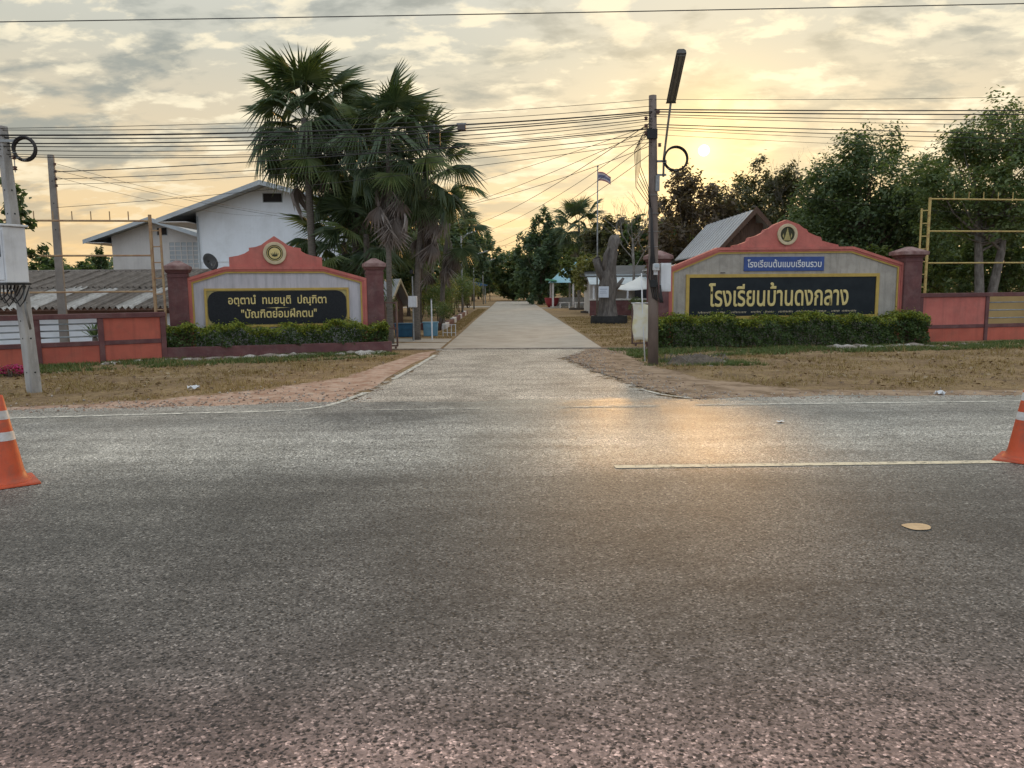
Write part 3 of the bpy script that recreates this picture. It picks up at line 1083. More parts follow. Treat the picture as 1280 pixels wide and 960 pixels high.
RZL = math.atan2(1.4, 4.75)
RZR = math.atan2(0.8, 6.6)
pl = thing('planter', 'low maroon planter kerb in front of the motto sign', 'planter', (-8.05, 18.6, 0), RZL)
MB().box(-0.30, 5.02, -0.86, -0.74, -0.05, 0.27).build('front_kerb', M_MAROON, pl, bevel=0.012)
for a, b in ((-0.30, -0.18), (4.90, 5.02)):
    MB().box(a, b, -0.738, -0.18, -0.05, 0.265).build('end_kerb', M_MAROON, pl, bevel=0.012)
MB().box(-0.178, 4.898, -0.738, -0.08, -0.05, 0.20).build('soil', M_GROUND, pl)
hedge('hedge', 'clipped low hedge growing in the maroon planter under the motto board', (-8.05, 18.6), RZL, -0.26, 4.94, -0.80, -0.14, 0.22, 0.70, 15000, 31)
hedge('hedge', 'longer clipped hedge with yellow tips under the school name board', (3.95, 20.1), RZR, -0.42, 6.85, -0.92, -0.12, 0.04, 0.76, 30000, 32)


# ------------------------------------------------------------------ boundary fences
M_PIPE = mat('grey_steel_pipe', (0.30, 0.33, 0.34), (0.22, 0.23, 0.23), scale=8, rough=0.45, metal=0.3)


def fence(label, p0, p1, height, mid, posts, kinds):
    rz = math.atan2(p1[1] - p0[1], p1[0] - p0[0])
    root = thing('boundary_fence', label, 'fence', (p0[0], p0[1], 0), rz)
    h = height
    for u in posts:
        MB().box(u - 0.055, u + 0.055, -0.035, 0.135, -0.05, h - 0.112).build('post', M_MAROON, root, bevel=0.008)
    MB().box(posts[0] - 0.06, posts[-1] + 0.06, -0.05, 0.15, h - 0.11, h).build('top_rail', M_MAROON, root, bevel=0.01)
    for a, b, kd in zip(posts[:-1], posts[1:], kinds):
        a += 0.056
        b -= 0.056
        MB().box(a, b, 0.0, 0.10, -0.05, mid - 0.002).build('lower_panel', M_ORANGE, root)
        MB().box(a, b, -0.02, 0.12, mid, mid + 0.095).build('mid_rail', M_MAROON, root, bevel=0.006)
        if kd == 'solid':
            MB().box(a, b, 0.0, 0.10, mid + 0.097, h - 0.112).build('upper_panel', M_CORAL if h > 1.2 else M_ORANGE, root)
        else:
            for i in range(3):
                zz = mid + 0.097 + (h - 0.112 - mid - 0.097) * (i + 0.75) / 3.5
                MB().tube([(a - 0.02, 0.05, zz), (b + 0.02, 0.05, zz)], 0.017, 8).build('rail_pipe', M_PIPE, root, smooth=True)
    return root


fence('orange panel fence with grey pipes beside the white meter cabinet pole', (-10.60, 15.95), (-7.97, 17.75), 1.09, 0.39,
      [-3.2, -1.85, -0.55, 0.66, 1.86, 3.13], ['solid', 'open', 'open', 'open', 'solid'])
fence('coral panel fence with grey pipes beyond the yellow topped hedge', (11.0, 21.1), (14.58, 21.85), 1.33, 0.36,
      [0.22, 2.34, 4.4, 6.5, 8.6], ['solid', 'open', 'solid', 'open'])


# ------------------------------------------------------------------ steel billboard frames
M_FRAME = mat('yellow_rusty_steel', (0.48, 0.36, 0.13), (0.30, 0.17, 0.075), scale=9, rough=0.65, lo=0.5, hi=0.7)
M_RUST = mat('rusty_steel', (0.30, 0.17, 0.10), (0.40, 0.28, 0.15), scale=7, rough=0.7)


def board_frame(label, post, inner, z0, bars, far, spikes, ztop, material):
    root = thing('billboard_frame', label, 'billboard frame', (post[0], post[1], 0))
    MB().box(-0.028, 0.028, -0.028, 0.028, z0, ztop).build('post', material, root)
    dx = inner - post[0]
    MB().box(dx - 0.02, dx + 0.02, -0.02, 0.02, z0, ztop - 0.30).build('ladder_rail', material, root)
    zz = ztop - 0.36
    while zz > z0 + 0.2:
        MB().box(min(0, dx) + 0.03, max(0, dx) - 0.03, -0.014, 0.014, zz - 0.014, zz + 0.014).build('rung', material, root)
        zz -= 0.36
    s = 1 if far[0] > post[0] else -1
    ln = Vector((far[0] - post[0], far[1] - post[1], 0))
    for z in bars:
        MB().tube([(s * 0.029, 0, z), (ln.x, ln.y, z)], 0.024, 6).build('cross_bar', material, root)
    for d in spikes:
        p = ln.normalized() * d
        MB().tube([(p.x, p.y, bars[0] + 0.02), (p.x, p.y, bars[0] + 0.21)], 0.013, 6).build('spike', material, root)
    MB().box(ln.x - 0.028, ln.x + 0.028, ln.y - 0.028, ln.y + 0.028, z0, ztop).build('post', material, root)
    return root


board_frame('rusty empty billboard frame with ladder above the corrugated shed roof', (-8.24, 17.9), -8.02, 0.0, [3.16, 2.38, 1.56], (-13.2, 17.2),
            [0.46 + 0.40 * i for i in range(11)], 3.30, M_RUST)
board_frame('yellow empty billboard frame with ladder behind the coral panel fence', (11.92, 22.3), 11.70, 0.0, [3.98, 3.08, 2.18], (18.5, 23.3),
            [0.75 + 0.47 * i for i in range(11)], 4.02, M_FRAME)

# tan board leaning behind the open bars of the right fence
bo = thing('leaning_board', 'tan plywood board standing behind the pipes of the coral fence', 'board', (13.7, 22.15, 0), math.atan2(0.75, 3.58))
MB().box(-0.10, 1.9, 0.0, 0.02, 0.0, 1.22).build('sheet', mat('tan_ply', (0.56, 0.39, 0.17), (0.48, 0.33, 0.14), scale=2, rough=0.7), bo)
MB().box(-0.10, 1.9, 0.022, 0.06, 0.55, 0.62).build('batten', BARK_GREY, bo)


# ------------------------------------------------------------------ utility poles, cabinet, lamp, wires
M_POLE = mat('pole_concrete', streak=0.5, c1=(0.42, 0.40, 0.37), c2=(0.30, 0.28, 0.26), scale=3, rough=0.85, bump=0.3, bscale=35, stretch=(1, 1, .5),
             dirt=(0.16, 0.15, 0.14), dirt_amt=0.6, dirt_scale=3)
M_POLE_D = mat('dark_pole_concrete', (0.20, 0.155, 0.13), (0.12, 0.092, 0.08), scale=3, rough=0.85, bump=0.35, bscale=30, stretch=(1, 1, .4),
               dirt=(0.26, 0.22, 0.19), dirt_amt=0.4, dirt_scale=4)
M_WIRE = mat('black_cable', (0.022, 0.020, 0.019), (0.035, 0.03, 0.028), scale=5, rough=0.55)
M_GALV = mat('galvanised_steel', (0.30, 0.30, 0.29), (0.20, 0.20, 0.195), scale=8, rough=0.5, metal=0.4)
M_CABINET = mat('cabinet_white', streak=0.25, c1=(0.66, 0.66, 0.66), c2=(0.56, 0.56, 0.57), scale=2.5, rough=0.45, dirt=(0.36, 0.34, 0.31), dirt_amt=0.35, dirt_scale=2.5)
M_BLACKP = mat('black_plastic', (0.02, 0.02, 0.02), rough=0.5)
M_CERAM = mat('brown_ceramic', (0.10, 0.045, 0.03), rough=0.3)


def square_pole(label, x, y, top, w0, w1, rot, lean=(0, 0), group=None, material=None, holes=()):
    root = thing('utility_pole', label, 'utility pole', (x, y, 0), 0, group)
    mb = MB()
    v = []
    c, s = math.cos(rot), math.sin(rot)
    for w, z, ox, oy in ((w0, -0.1, 0, 0), (w1, top, lean[0], lean[1])):
        for a, b in ((-1, -1), (1, -1), (1, 1), (-1, 1)):
            px, py = a * w / 2, b * w / 2
            v.append((px * c - py * s + ox, px * s + py * c + oy, z))
    mb.add(v, [(0, 3, 2, 1), (4, 5, 6, 7), (0, 1, 5, 4), (1, 2, 6, 5), (2, 3, 7, 6), (3, 0, 4, 7)])
    mb.build('shaft', material or M_POLE, root, bevel=0.012)
    for z in holes:
        f = z / top
        hw = (w0 * (1 - f) + w1 * f) / 2
        for nx, ny in ((s, -c), (c, s)):       # the two faces seen from the road
            cx, cy = lean[0] * f + nx * (hw - 0.006), lean[1] * f + ny * (hw - 0.006)
            m = Matrix.Translation((cx, cy, z)) @ Vector((nx, ny, 0)).to_track_quat('Z', 'Y').to_matrix().to_4x4()
            MB().lathe([(0.013, -0.004), (0.013, 0.009)], 10, m).build('bolt_hole', M_BLACKP, root)
    return root


PLX, PLY = -7.50, 11.98
PL_ = square_pole('square concrete utility pole carrying the white meter cabinet', PLX, PLY, 4.05, 0.165, 0.125, R(-28), (-0.16, 0.0), holes=(0.32, 0.85, 1.12, 1.4, 2.75, 3.1))
MB().box(-0.26, 0.10, -0.09, -0.075, 3.80, 3.84).build('bracket', M_GALV, PL_)
for z in (3.42, 3.58, 3.70):
    MB().lathe([(0.02, -0.03), (0.035, -0.02), (0.02, 0), (0.035, 0.02), (0.02, 0.03)], 10, Matrix.Translation((0.03, -0.06, z))).build('insulator', M_CERAM, PL_, smooth=True)
MB().tube([(0.03, -0.06, 3.36), (0.03, -0.06, 3.78)], 0.008, 6).build('insulator_rod', M_GALV, PL_)

cb = thing('meter_cabinet', 'white steel meter cabinet strapped to the square concrete pole', 'cabinet', (-7.52, 11.80, 0), R(-26))
MB().box(-0.31, 0.29, -0.32, 0.02, 1.70, 2.52).build('box', M_CABINET, cb, bevel=0.015)
MB().box(-0.345, 0.325, -0.355, 0.05, 2.522, 2.555).build('lid', M_CABINET, cb, bevel=0.01)
dr = MB().box(-0.285, 0.265, -0.333, -0.3205, 1.74, 2.47).build('door', M_CABINET, cb, bevel=0.006)
MB().box(0.185, 0.225, -0.350, -0.334, 2.08, 2.25).build('handle', M_BLACKP, dr)
MB().box(-0.2, -0.06, -0.337, -0.3335, 2.28, 2.29).build('print', M_GALV, dr)
MB().box(-0.33, 0.31, -0.33, 0.03, 1.672, 1.698).build('base_channel', M_BLACKP, cb)
for k in range(6):
    x0 = -0.26 + 0.09 * k
    dp = 0.22 + 0.05 * (k % 3)
    MB().tube([(x0, -0.15, 1.67), (x0 + 0.02, -0.17, 1.67 - dp * .6), (x0 + 0.09, -0.15, 1.67 - dp), (x0 + 0.17, -0.12, 1.67 - dp * .7), (x0 + 0.2, -0.05, 1.66)], 0.010, 6).build('cable', M_WIRE, cb, smooth=True)
MB().tube([(0.20, -0.02, 1.68), (0.20, -0.02, 1.30), (0.16, 0.05, 1.0)], 0.018, 8).build('conduit', M_GALV, cb, smooth=True)

P2 = square_pole('plain concrete pole standing behind the orange fence', -10.58, 18.2, 4.70, 0.19, 0.125, R(20), (0.02, 0), holes=(3.0, 3.6, 4.1),
                 material=mat('old_pole_concrete', (0.27, 0.245, 0.215), (0.19, 0.17, 0.15), scale=3, rough=0.9, bump=0.3, bscale=30))
for z in (4.0, 4.15, 4.32, 4.48):
    MB().lathe([(0.018, -0.03), (0.032, -0.015), (0.02, 0), (0.032, 0.015), (0.018, 0.03)], 8, Matrix.Translation((0.13, -0.05, z))).build('insulator', M_CERAM, P2, smooth=True)

PRX, PRY = 2.86, 15.5
P3 = thing('utility_pole', 'dark weathered pole with lamp and wires beside the school name sign', 'utility pole', (PRX, PRY, 0))
MB().tube([(0, 0, -0.1), (-0.02, 0, 1.8), (-0.05, 0, 3.6), (-0.08, 0, 5.25)], [0.108, 0.10, 0.088, 0.075], 12).build('shaft', M_POLE_D, P3, smooth=True)
for z in (2.35, 2.65, 3.0, 3.35):
    MB().torus((-0.035, 0, z), 0.105, 0.006, 20, 5, 'Z').build('strap', M_GALV, P3)
for z, dx in ((4.92, 0.06), (4.80, -0.17), (4.66, -0.17), (4.52, -0.17), (4.30, 0.1)):
    MB().lathe([(0.02, -0.035), (0.04, -0.02), (0.022, 0), (0.04, 0.02), (0.02, 0.035)], 10, Matrix.Translation((dx - 0.05, -0.10, z))).build('insulator', M_CERAM, P3, smooth=True)
MB().box(-0.20, 0.0, -0.135, -0.075, 4.42, 4.60).build('rack', M_BLACKP, P3)
MB().box(0.02, 0.20, -0.06, -0.03, 3.98, 4.02).build('bracket', M_GALV, P3)
MB().box(0.02, 0.20, -0.06, -0.03, 3.72, 3.76).build('bracket', M_GALV, P3)
MB().box(-0.02, 0.06, -0.12, -0.088, 3.42, 3.72).build('number_plate', M_GALV, P3)
for k in range(5):
    a = 0.1 * k
    MB().tube([(-0.14, -0.09, 4.75 - .05 * k), (-0.34 - a * .25, -0.12, 4.4 - .05 * k), (-0.32 - a * .2, -0.1, 3.9 - .1 * k), (-0.16, -0.09, 3.5 - .08 * k), (-0.10, -0.09, 3.1)], 0.007, 5).build('jumper_cable', M_WIRE, P3, smooth=True)
for k in range(4):
    MB().tube([(-0.10, -0.09 - .01 * k, 3.1), (-0.09 + .02 * k, -0.11, 2.2), (-0.13 + .05 * k, -0.12, 1.75), (-0.04 + .04 * k, -0.12, 1.35), (0.10 + .02 * k, -0.11, 1.25), (0.10, -0.1, 1.6)], 0.013, 6).build('down_cable', M_WIRE, P3, smooth=True)
MB().box(-0.11, 0.02, -0.19, -0.115, 1.55, 1.70).build('junction_box', M_BLACKP, P3, bevel=0.01)

mt = thing('electric_meter', 'small pale electric meter fixed to the dark weathered pole', 'meter', (PRX, PRY, 0))
MB().box(-0.06, 0.06, -0.24, -0.115, 1.88, 2.02).build('housing', M_CABINET, mt, bevel=0.02)
MB().box(-0.045, 0.045, -0.262, -0.242, 1.94, 2.005).build('window', mat('meter_glass', (0.42, 0.46, 0.48), rough=0.15), mt)
MB().box(-0.04, 0.04, -0.16, -0.10, 1.80, 1.878).build('terminal_cover', M_CABINET, mt)

bx = thing('pole_box', 'flat pale grey box hanging beside the dark weathered pole', 'box', (PRX, PRY, 0))
MB().box(0.115, 0.325, -0.06, 0.06, 1.47, 2.03).build('case', M_CABINET, bx, bevel=0.008)
MB().box(0.125, 0.315, -0.068, -0.0605, 1.50, 2.0).build('cover', M_CABINET, bx, bevel=0.004)
MB().box(-0.02, 0.115, 0.0, 0.02, 1.9, 1.94).build('arm', M_GALV, bx)

lp = thing('street_lamp', 'long slim street lamp on a bent arm fixed to the dark pole', 'street lamp', (PRX, PRY, 0))
MB().tube([(0.14, -0.06, 3.70), (0.14, -0.07, 4.05), (0.10, -0.55, 4.45), (0.03, -1.25, 4.90)], 0.021, 8).build('arm', M_GALV, lp, smooth=True)
A = Vector((0.03, -1.22, 4.87)); B = Vector((-0.03, -2.30, 5.40))
ax = (B - A).normalized()
m = Matrix.Translation(A) @ ax.to_track_quat('Y', 'Z').to_matrix().to_4x4()
M_LAMPB = mat('lamp_housing', (0.10, 0.095, 0.088), (0.07, 0.066, 0.06), rough=0.6)
prof = [(-0.045, 0.05), (-0.075, 0.02), (-0.082, -0.035), (0.082, -0.035), (0.075, 0.02), (0.045, 0.05)]
MB().prism(prof, 0.0, 1.20, m).build('housing', M_LAMPB, lp)
MB().box(-0.066, 0.066, 0.04, 1.16, -0.050, -0.0355, m).build('diffuser', mat('lamp_diffuser', (0.20, 0.19, 0.165), rough=0.35), lp)
MB().tube([m @ Vector((0.035, 0.05, -0.053)), m @ Vector((0.035, 1.15, -0.053))], 0.010, 6).build('trim', M_LAMPB, lp)
MB().tube([m @ Vector((-0.035, 0.05, -0.053)), m @ Vector((-0.035, 1.15, -0.053))], 0.010, 6).build('trim', M_LAMPB, lp)
MB().prism([(-0.05, 0.055), (-0.09, -0.04), (0.09, -0.04), (0.05, 0.055)], -0.03, -0.001, m).build('end_cap', M_LAMPB, lp)


def coil(label, x, y, z, r):
    root = thing('cable_coil', label, 'cable coil', (x, y, z), 0)
    for k in range(7):
        a = 2.4 * k
        MB().torus((0.012 * math.cos(a), 0.022 * math.sin(a) + 0.005 * k, 0.012 * math.sin(1.7 * a)), r * (1 + 0.03 * math.sin(3.1 * k)), 0.012, 30, 6).build('loop', M_WIRE, root, smooth=True)
    for k in range(3):
        a = R(200 + 35 * k)
        MB().torus((r * math.cos(a), 0.01, r * math.sin(a)), 0.035, 0.006, 12, 5, 'Z').build('tie', M_GALV, root)


coil('coil of black cable hung on the square cabinet pole', -7.27, 11.85, 3.69, 0.165)
coil('coil of black cable hung under the long street lamp', 3.22, 15.35, 4.03, 0.225)


def wire(label, p, q, r, sag, group, n=22, name='overhead_wire'):
    p, q = Vector(p), Vector(q)
    pts = []
    for i in range(n + 1):
        f = i / n
        c = p.lerp(q, f)
        c.z -= 4 * sag * f * (1 - f)
        pts.append(c)
    o = MB().tube(pts, r * 0.78, 5).build(name, M_WIRE, None, smooth=True)
    return tag(o, label, 'wire', group)


TOPL = (PLX - 0.15, PLY - 0.08)
TOPR = (PRX - 0.10, PRY - 0.08)
g = 'wires between the two road poles'
for zl, zr, r, sag, dy in ((4.00, 5.16, .006, .10, 0), (3.98, 5.04, .007, .13, .02), (3.90, 4.93, .017, .12, 0), (3.87, 4.91, .012, .16, .03), (3.79, 4.88, .013, .15, .05),
                           (3.74, 4.80, .010, .17, 0), (3.69, 4.77, .008, .20, .04), (3.63, 4.70, .006, .22, .02), (3.60, 4.62, .008, .20, .05)):
    wire('wire strung between the cabinet pole and the lamp pole', (TOPL[0], TOPL[1] + dy, zl), (TOPR[0], TOPR[1] + dy, zr), r, sag, g)
g2 = 'wires leaving the lamp pole along the road'
for zl, zr, r, sag, dy in ((5.16, 6.75, .006, .20, 0), (4.97, 6.05, .016, .10, 0), (4.94, 5.95, .016, .12, .06), (4.90, 6.00, .010, .22, .1), (4.84, 5.80, .007, .24, 0), (4.70, 5.20, .012, .10, .05),
                           (4.66, 5.10, .010, .14, .1), (4.60, 5.00, .006, .20, 0), (4.50, 4.80, .005, .2, 0)):
    wire('wire running from the lamp pole past the crowns of the big trees', (TOPR[0] + 0.05, TOPR[1] + dy, zl), (26.0, 20.2 + dy, zr), r, sag, g2, 30)
g3 = 'wires from the plain concrete pole to the lamp pole'
for zl, zr, r, sag in ((4.30, 4.62, .013, .10), (4.14, 4.50, .010, .14), (4.02, 4.42, .007, .16), (3.50, 4.36, .007, .12)):
    wire('wire strung between the plain concrete pole and the lamp pole', (-10.46, 18.1, zl), (TOPR[0], TOPR[1], zr), r, sag, g3)
g4 = 'wires leaving the road poles to the far left'
for zl in (3.98, 3.88, 3.70, 3.60):
    wire('wire leaving the cabinet pole away from the lamp pole', (TOPL[0], TOPL[1], zl), (-20, 8.2, zl - .3), .009, .1, g4, 8)
g5 = 'service drops fanning out from the lamp pole into the grounds'
for (q, zr, r, sag) in (((-3.0, 45, 5.0), 4.75, .010, .35), ((-3.0, 45, 4.6), 4.55, .008, .5), ((-2.9, 60, 4.8), 4.40, .008, .6), ((-6.0, 36, 4.6), 4.62, .008, .35),
                        ((-9.5, 39.6, 5.6), 4.68, .007, .4), ((-4.5, 30, 4.4), 4.30, .008, .3), ((-3.5, 52, 4.0), 4.15, .008, .7)):
    wire('drop wire fanning out from the lamp pole over the drive', (TOPR[0], TOPR[1], zr), q, r, sag, g5, 26)
g6 = 'thin wires crossing above the white gable house'
for p, q in (((-10.46, 18.1, 4.5), (-9.5, 39.6, 5.2)), ((-10.46, 18.1, 4.2), (-12.0, 39.5, 5.3)), ((-10.46, 18.1, 4.35), (-4.4, 30, 3.9))):
    wire('thin wire from the plain concrete pole toward the white house', p, q, .006, .25, g6)
wire('single thick wire crossing high above the whole road junction', (-30, 13.9, 6.15), (32, 14.6, 6.95), .012, .18, None, 40)
wire('thin wire crossing the drive in front of the flag', (-2.9, 60, 5.0), (9.0, 33.4, 4.4), .008, .5, None)
wire('thin wire sloping across the big trees behind the name sign', (9.2, 24.5, 4.3), (26, 27, 3.6), .006, .25, None)
sb = thing('splice_box', 'small dark splice box hung on the wire bundle over the drive', 'splice box', (-0.86, 14.2, 4.42))
MB().box(-0.075, 0.075, -0.04, 0.04, -0.05, 0.05).build('case', mat('splice_case', (0.12, 0.10, 0.09), rough=0.6), sb, bevel=0.01)
MB().box(-0.09, 0.09, -0.012, 0.012, 0.051, 0.075).build('clamp', M_GALV, sb)
sb = thing('cable_cross', 'square wire storage bracket hanging in front of the palm crowns', 'bracket', (-1.34, 14.1, 4.20))
rect_frame(-0.12, 0.10, -0.11, 0.14, 0.016, -0.01, 0.01).build('frame', M_WIRE, sb)
MB().tube([(0.0, 0, 0.14), (0.0, 0, 0.26)], 0.008, 6).build('hook', M_GALV, sb)

# ------------------------------------------------------------------ traffic cones
M_CONE = mat('cone_orange', (0.54, 0.085, 0.028), (0.44, 0.065, 0.022), scale=5, rough=0.5, spec=0.35, dirt=(0.20, 0.085, 0.05), dirt_amt=0.75, dirt_scale=7)
M_BAND = mat('cone_band', (0.66, 0.64, 0.62), (0.50, 0.47, 0.44), scale=12, rough=0.45, dirt=(0.34, 0.26, 0.2), dirt_amt=0.6, dirt_scale=9)


def cone(label, x, y, rz, group):
    root = thing('traffic_cone', label, 'traffic cone', (x, y, 0.018), rz, group)
    mb = MB()
    mb.frustum(0.43, 0.43, 0.415, 0.415, 0.0, 0.022)
    mb.build('base', M_CONE, root, bevel=0.008)
    r0, r1, h = 0.145, 0.028, 0.72
    def rad(z):
        return r0 + (r1 - r0) * (z - 0.022) / (h - 0.022)
    MB().lathe([(0.175, 0.0225), (0.165, 0.035), (r0 + 0.006, 0.045), (rad(0.1), 0.10), (rad(0.4), 0.40), (r1, h), (r1 - 0.008, h + 0.004), (r1 - 0.01, h - 0.1)], 28, cap=False).build('body', M_CONE, root, smooth=True)
    for z0, z1 in ((0.36, 0.43), (0.53, 0.60)):
        MB().lathe([(rad(z0) + 0.002, z0), (rad(z1) + 0.002, z1)], 28, cap=False).build('white_band', M_BAND, root, smooth=True)
    return root


gc = 'traffic cones on the road'
cone('orange traffic cone on the road across from the square cabinet pole', -4.11, 6.10, R(40), gc)
cone('orange traffic cone at the end of the cream lane dash', 4.50, 6.62, R(48), gc)

# ------------------------------------------------------------------ gate leaves, rail, banner
M_GATE = mat('gate_brown', (0.10, 0.055, 0.045), (0.16, 0.10, 0.08), scale=8, rough=0.6)
tag(MB().box(-3.4, 3.9, -0.03, 0.03, 0.010, 0.036).build('gate_track', mat('track_steel', (0.15, 0.115, 0.09), (0.34, 0.28, 0.22), scale=6, rough=0.7), None, (0, 19.72, 0), (0, 0, R(-3))),
    'rusty sliding gate track set across the mouth of the drive', 'gate track')


def gate_leaf(label, x, y, rz, w, h):
    root = thing('gate_leaf', label, 'gate', (x, y, 0.05), rz)
    for u in (0, w):
        MB().box(u - 0.022, u + 0.022, -0.02, 0.02, 0.03, h).build('stile', M_GATE, root)
    for z in (0.05, h * 0.42, h - 0.03):
        MB().box(0.0225, w - 0.0225, -0.018, 0.018, z - 0.02, z + 0.02).build('crossbar', M_GATE, root)
    k = int(w / 0.16)
    for i in range(1, k):
        MB().box(w * i / k - 0.008, w * i / k + 0.008, -0.008, 0.008, 0.071, h * 0.42 - 0.0205).build('bar', M_GATE, root)
    for i in range(2):
        MB().lathe([(0.03, -0.012), (0.03, 0.012)], 12, Matrix.Translation((w * (0.15 + .7 * i), 0, 0.0)) @ Matrix.Rotation(R(90), 4, 'X')).build('wheel', M_GATE, root)


gate_leaf('brown steel gate leaf parked at the motto sign pillar', -3.28, 20.05, R(0), 0.30, 1.20)
gate_leaf('brown steel gate leaf parked behind the leaning white banner', 3.18, 20.25, R(0), 0.62, 1.02)

bn = thing('banner', 'faded white banner on a leaning white stick beside the dark pole', 'banner', (2.78, 16.15, 0))
MB().tube([(0.03, 0, -0.02), (-0.02, 0.05, 0.9), (-0.05, 0.1, 1.85)], 0.014, 8).build('stick', M_WHITE, bn, smooth=True)
n = 7
V, F = [], []
for j in range(11):
    for i in range(n):
        s, t_ = i / (n - 1), j / 10
        w = 0.40 * (1 - 0.12 * math.sin(t_ * 3))
        V.append((-0.24 + s * w + 0.02 * math.sin(7 * t_ + 3 * s) + 0.04 * t_, 0.06 + 0.03 * math.sin(5 * s + 3 * t_), 1.22 - t_ * 0.78 + 0.03 * math.sin(6 * s)))
for j in range(10):
    for i in range(n - 1):
        F.append((j * n + i, j * n + i + 1, (j + 1) * n + i + 1, (j + 1) * n + i))
o = MB().add(V, F).build('cloth', mat('faded_vinyl', (0.66, 0.63, 0.52), (0.60, 0.52, 0.26), scale=2.6, rough=0.6, lo=0.45, hi=0.62), bn, smooth=True)
o.modifiers.new('thick', 'SOLIDIFY').thickness = 0.004
MB().tube([(-0.26, 0.07, 1.23), (0.20, 0.06, 1.23)], 0.010, 6).build('batten', M_WHITE, bn)

# ------------------------------------------------------------------ buildings
M_WHITEWALL = mat('white_wall', streak=0.06, c1=(0.76, 0.79, 0.82), c2=(0.71, 0.735, 0.76), scale=0.8, rough=0.8, dirt=(0.42, 0.42, 0.40), dirt_amt=0.3, dirt_scale=0.7)
M_CREAMWALL = mat('cream_wall', streak=0.12, c1=(0.62, 0.58, 0.54), c2=(0.55, 0.51, 0.47), scale=0.8, rough=0.8, dirt=(0.38, 0.35, 0.32), dirt_amt=0.4, dirt_scale=0.7)
M_ROOFEDGE = mat('roof_sheet_grey', (0.42, 0.44, 0.44), (0.33, 0.35, 0.36), scale=1.5, rough=0.5)
M_DARKHOLE = mat('dark_louvre', (0.03, 0.025, 0.022), rough=0.8)
M_CEMENT = mat('weathered_cement_sheet', (0.125, 0.105, 0.088), (0.20, 0.17, 0.145), scale=2.5, rough=0.9, bump=0.3, dirt=(0.06, 0.052, 0.046), dirt_amt=0.6, dirt_scale=1.5)
M_CEMENT_L = mat('pale_cement_sheet', (0.46, 0.44, 0.41), (0.33, 0.31, 0.285), scale=2.5, rough=0.9, dirt=(0.16, 0.14, 0.12), dirt_amt=0.6, dirt_scale=3)


def gable_house(label, xl, xr, xpk, y0, y1, zeave, zpk, over, wall_mat, vent, block=None, roof_mat=None):
    """gable end at y0 faces the road"""
    root = thing('gable_house', label, 'house', (xpk, y0, 0))
    L_, R_ = xl - xpk, xr - xpk
    dep = y1 - y0
    sl = (zpk - zeave) / abs(L_)
    sr = (zpk - zeave) / abs(R_)
    MB().prism([(L_, -0.1), (R_, -0.1), (R_, zeave), (0, zpk), (L_, zeave)], 0.0, dep).build('wall', wall_mat, root)
    th = 0.09
    for s, e, sl_ in ((-1, L_, sl), (1, R_, sr)):
        e2 = e + s * over
        ze = zeave - sl_ * over
        a = [(0.0, zpk + 0.02), (e2, ze + 0.02), (e2, ze + 0.02 + th), (0.0, zpk + 0.02 + th)]
        rf = MB().prism(a if s < 0 else a[::-1], -over * 0.8, dep + 0.5).build('roof', roof_mat or M_ROOFEDGE, root)
        a = [(0.0, zpk - 0.10), (e2, ze - 0.10), (e2, ze + 0.13), (0.0, zpk + 0.13)]
        MB().prism(a if s < 0 else a[::-1], -over * 0.8 - 0.04, -over * 0.8 - 0.004).build('barge_board', M_ROOFEDGE, rf)
        MB().box(min(e2, e), max(e2, e), -over * 0.8, dep, ze - 0.06, ze - 0.02).build('soffit', M_CREAMWALL, rf)
    u, z, w, h = vent
    vt = rect_frame(u - w / 2 - .03, u + w / 2 + .03, z - h / 2 - .03, z + h / 2 + .03, 0.03, -0.03, -0.002).build('vent', M_ROOFEDGE, root)
    MB().box(u - w / 2, u + w / 2, -0.012, -0.002, z - h / 2, z + h / 2).build('vent_hole', M_DARKHOLE, vt)
    k = 4
    for i in range(k):
        zz = z - h / 2 + h * (i + 0.5) / k
        MB().box(u - w / 2, u + w / 2, -0.024, -0.013, zz - 0.02, zz + 0.012).build('louvre', M_DARKHOLE, vt)
    if block:
        u0, u1, z0, z1 = block
        nb, mb_ = 5, 6
        gv = MB().box(u0, u1, -0.012, -0.002, z0, z1).build('vent_block', M_ROOFEDGE, root)
        for i in range(nb + 1):
            x = u0 + (u1 - u0) * i / nb
            MB().box(x - 0.03, x + 0.03, -0.04, -0.0125, z0, z1).build('bar', wall_mat, gv)
        for i in range(mb_ + 1):
            zz = z0 + (z1 - z0) * i / mb_
            MB().box(u0 + 0.0305, u1 - 0.0305, -0.038, -0.0128, zz - 0.03, zz + 0.03).build('bar', wall_mat, gv)
    return root


gable_house('tall white gable house with grey roof behind the motto sign', -16.05, -7.6, -12.35, 40, 54, 5.55, 6.85, 1.5, M_WHITEWALL, (0.25, 6.25, 0.95, 0.42))
gable_house('smaller cream gable house with block vent behind the corrugated shed', -23.0, -17.8, -20.4, 45, 60, 4.75, 5.60, 1.15, M_CREAMWALL, (0.35, 5.0, 0.55, 0.40), (0.7, 2.4, 2.9, 4.4))

hp = [o for o in bpy.data.objects if o.get('label', '').startswith('tall white gable')][0]
MB().tube([(-3.62, -0.08, 5.35), (-3.62, -0.08, 0.0)], 0.05, 8).build('downpipe', M_ROOFEDGE, hp, smooth=True)
MB().box(-3.7, 4.75, -0.035, -0.002, 3.05, 3.13).build('ledge', M_WHITEWALL, hp)
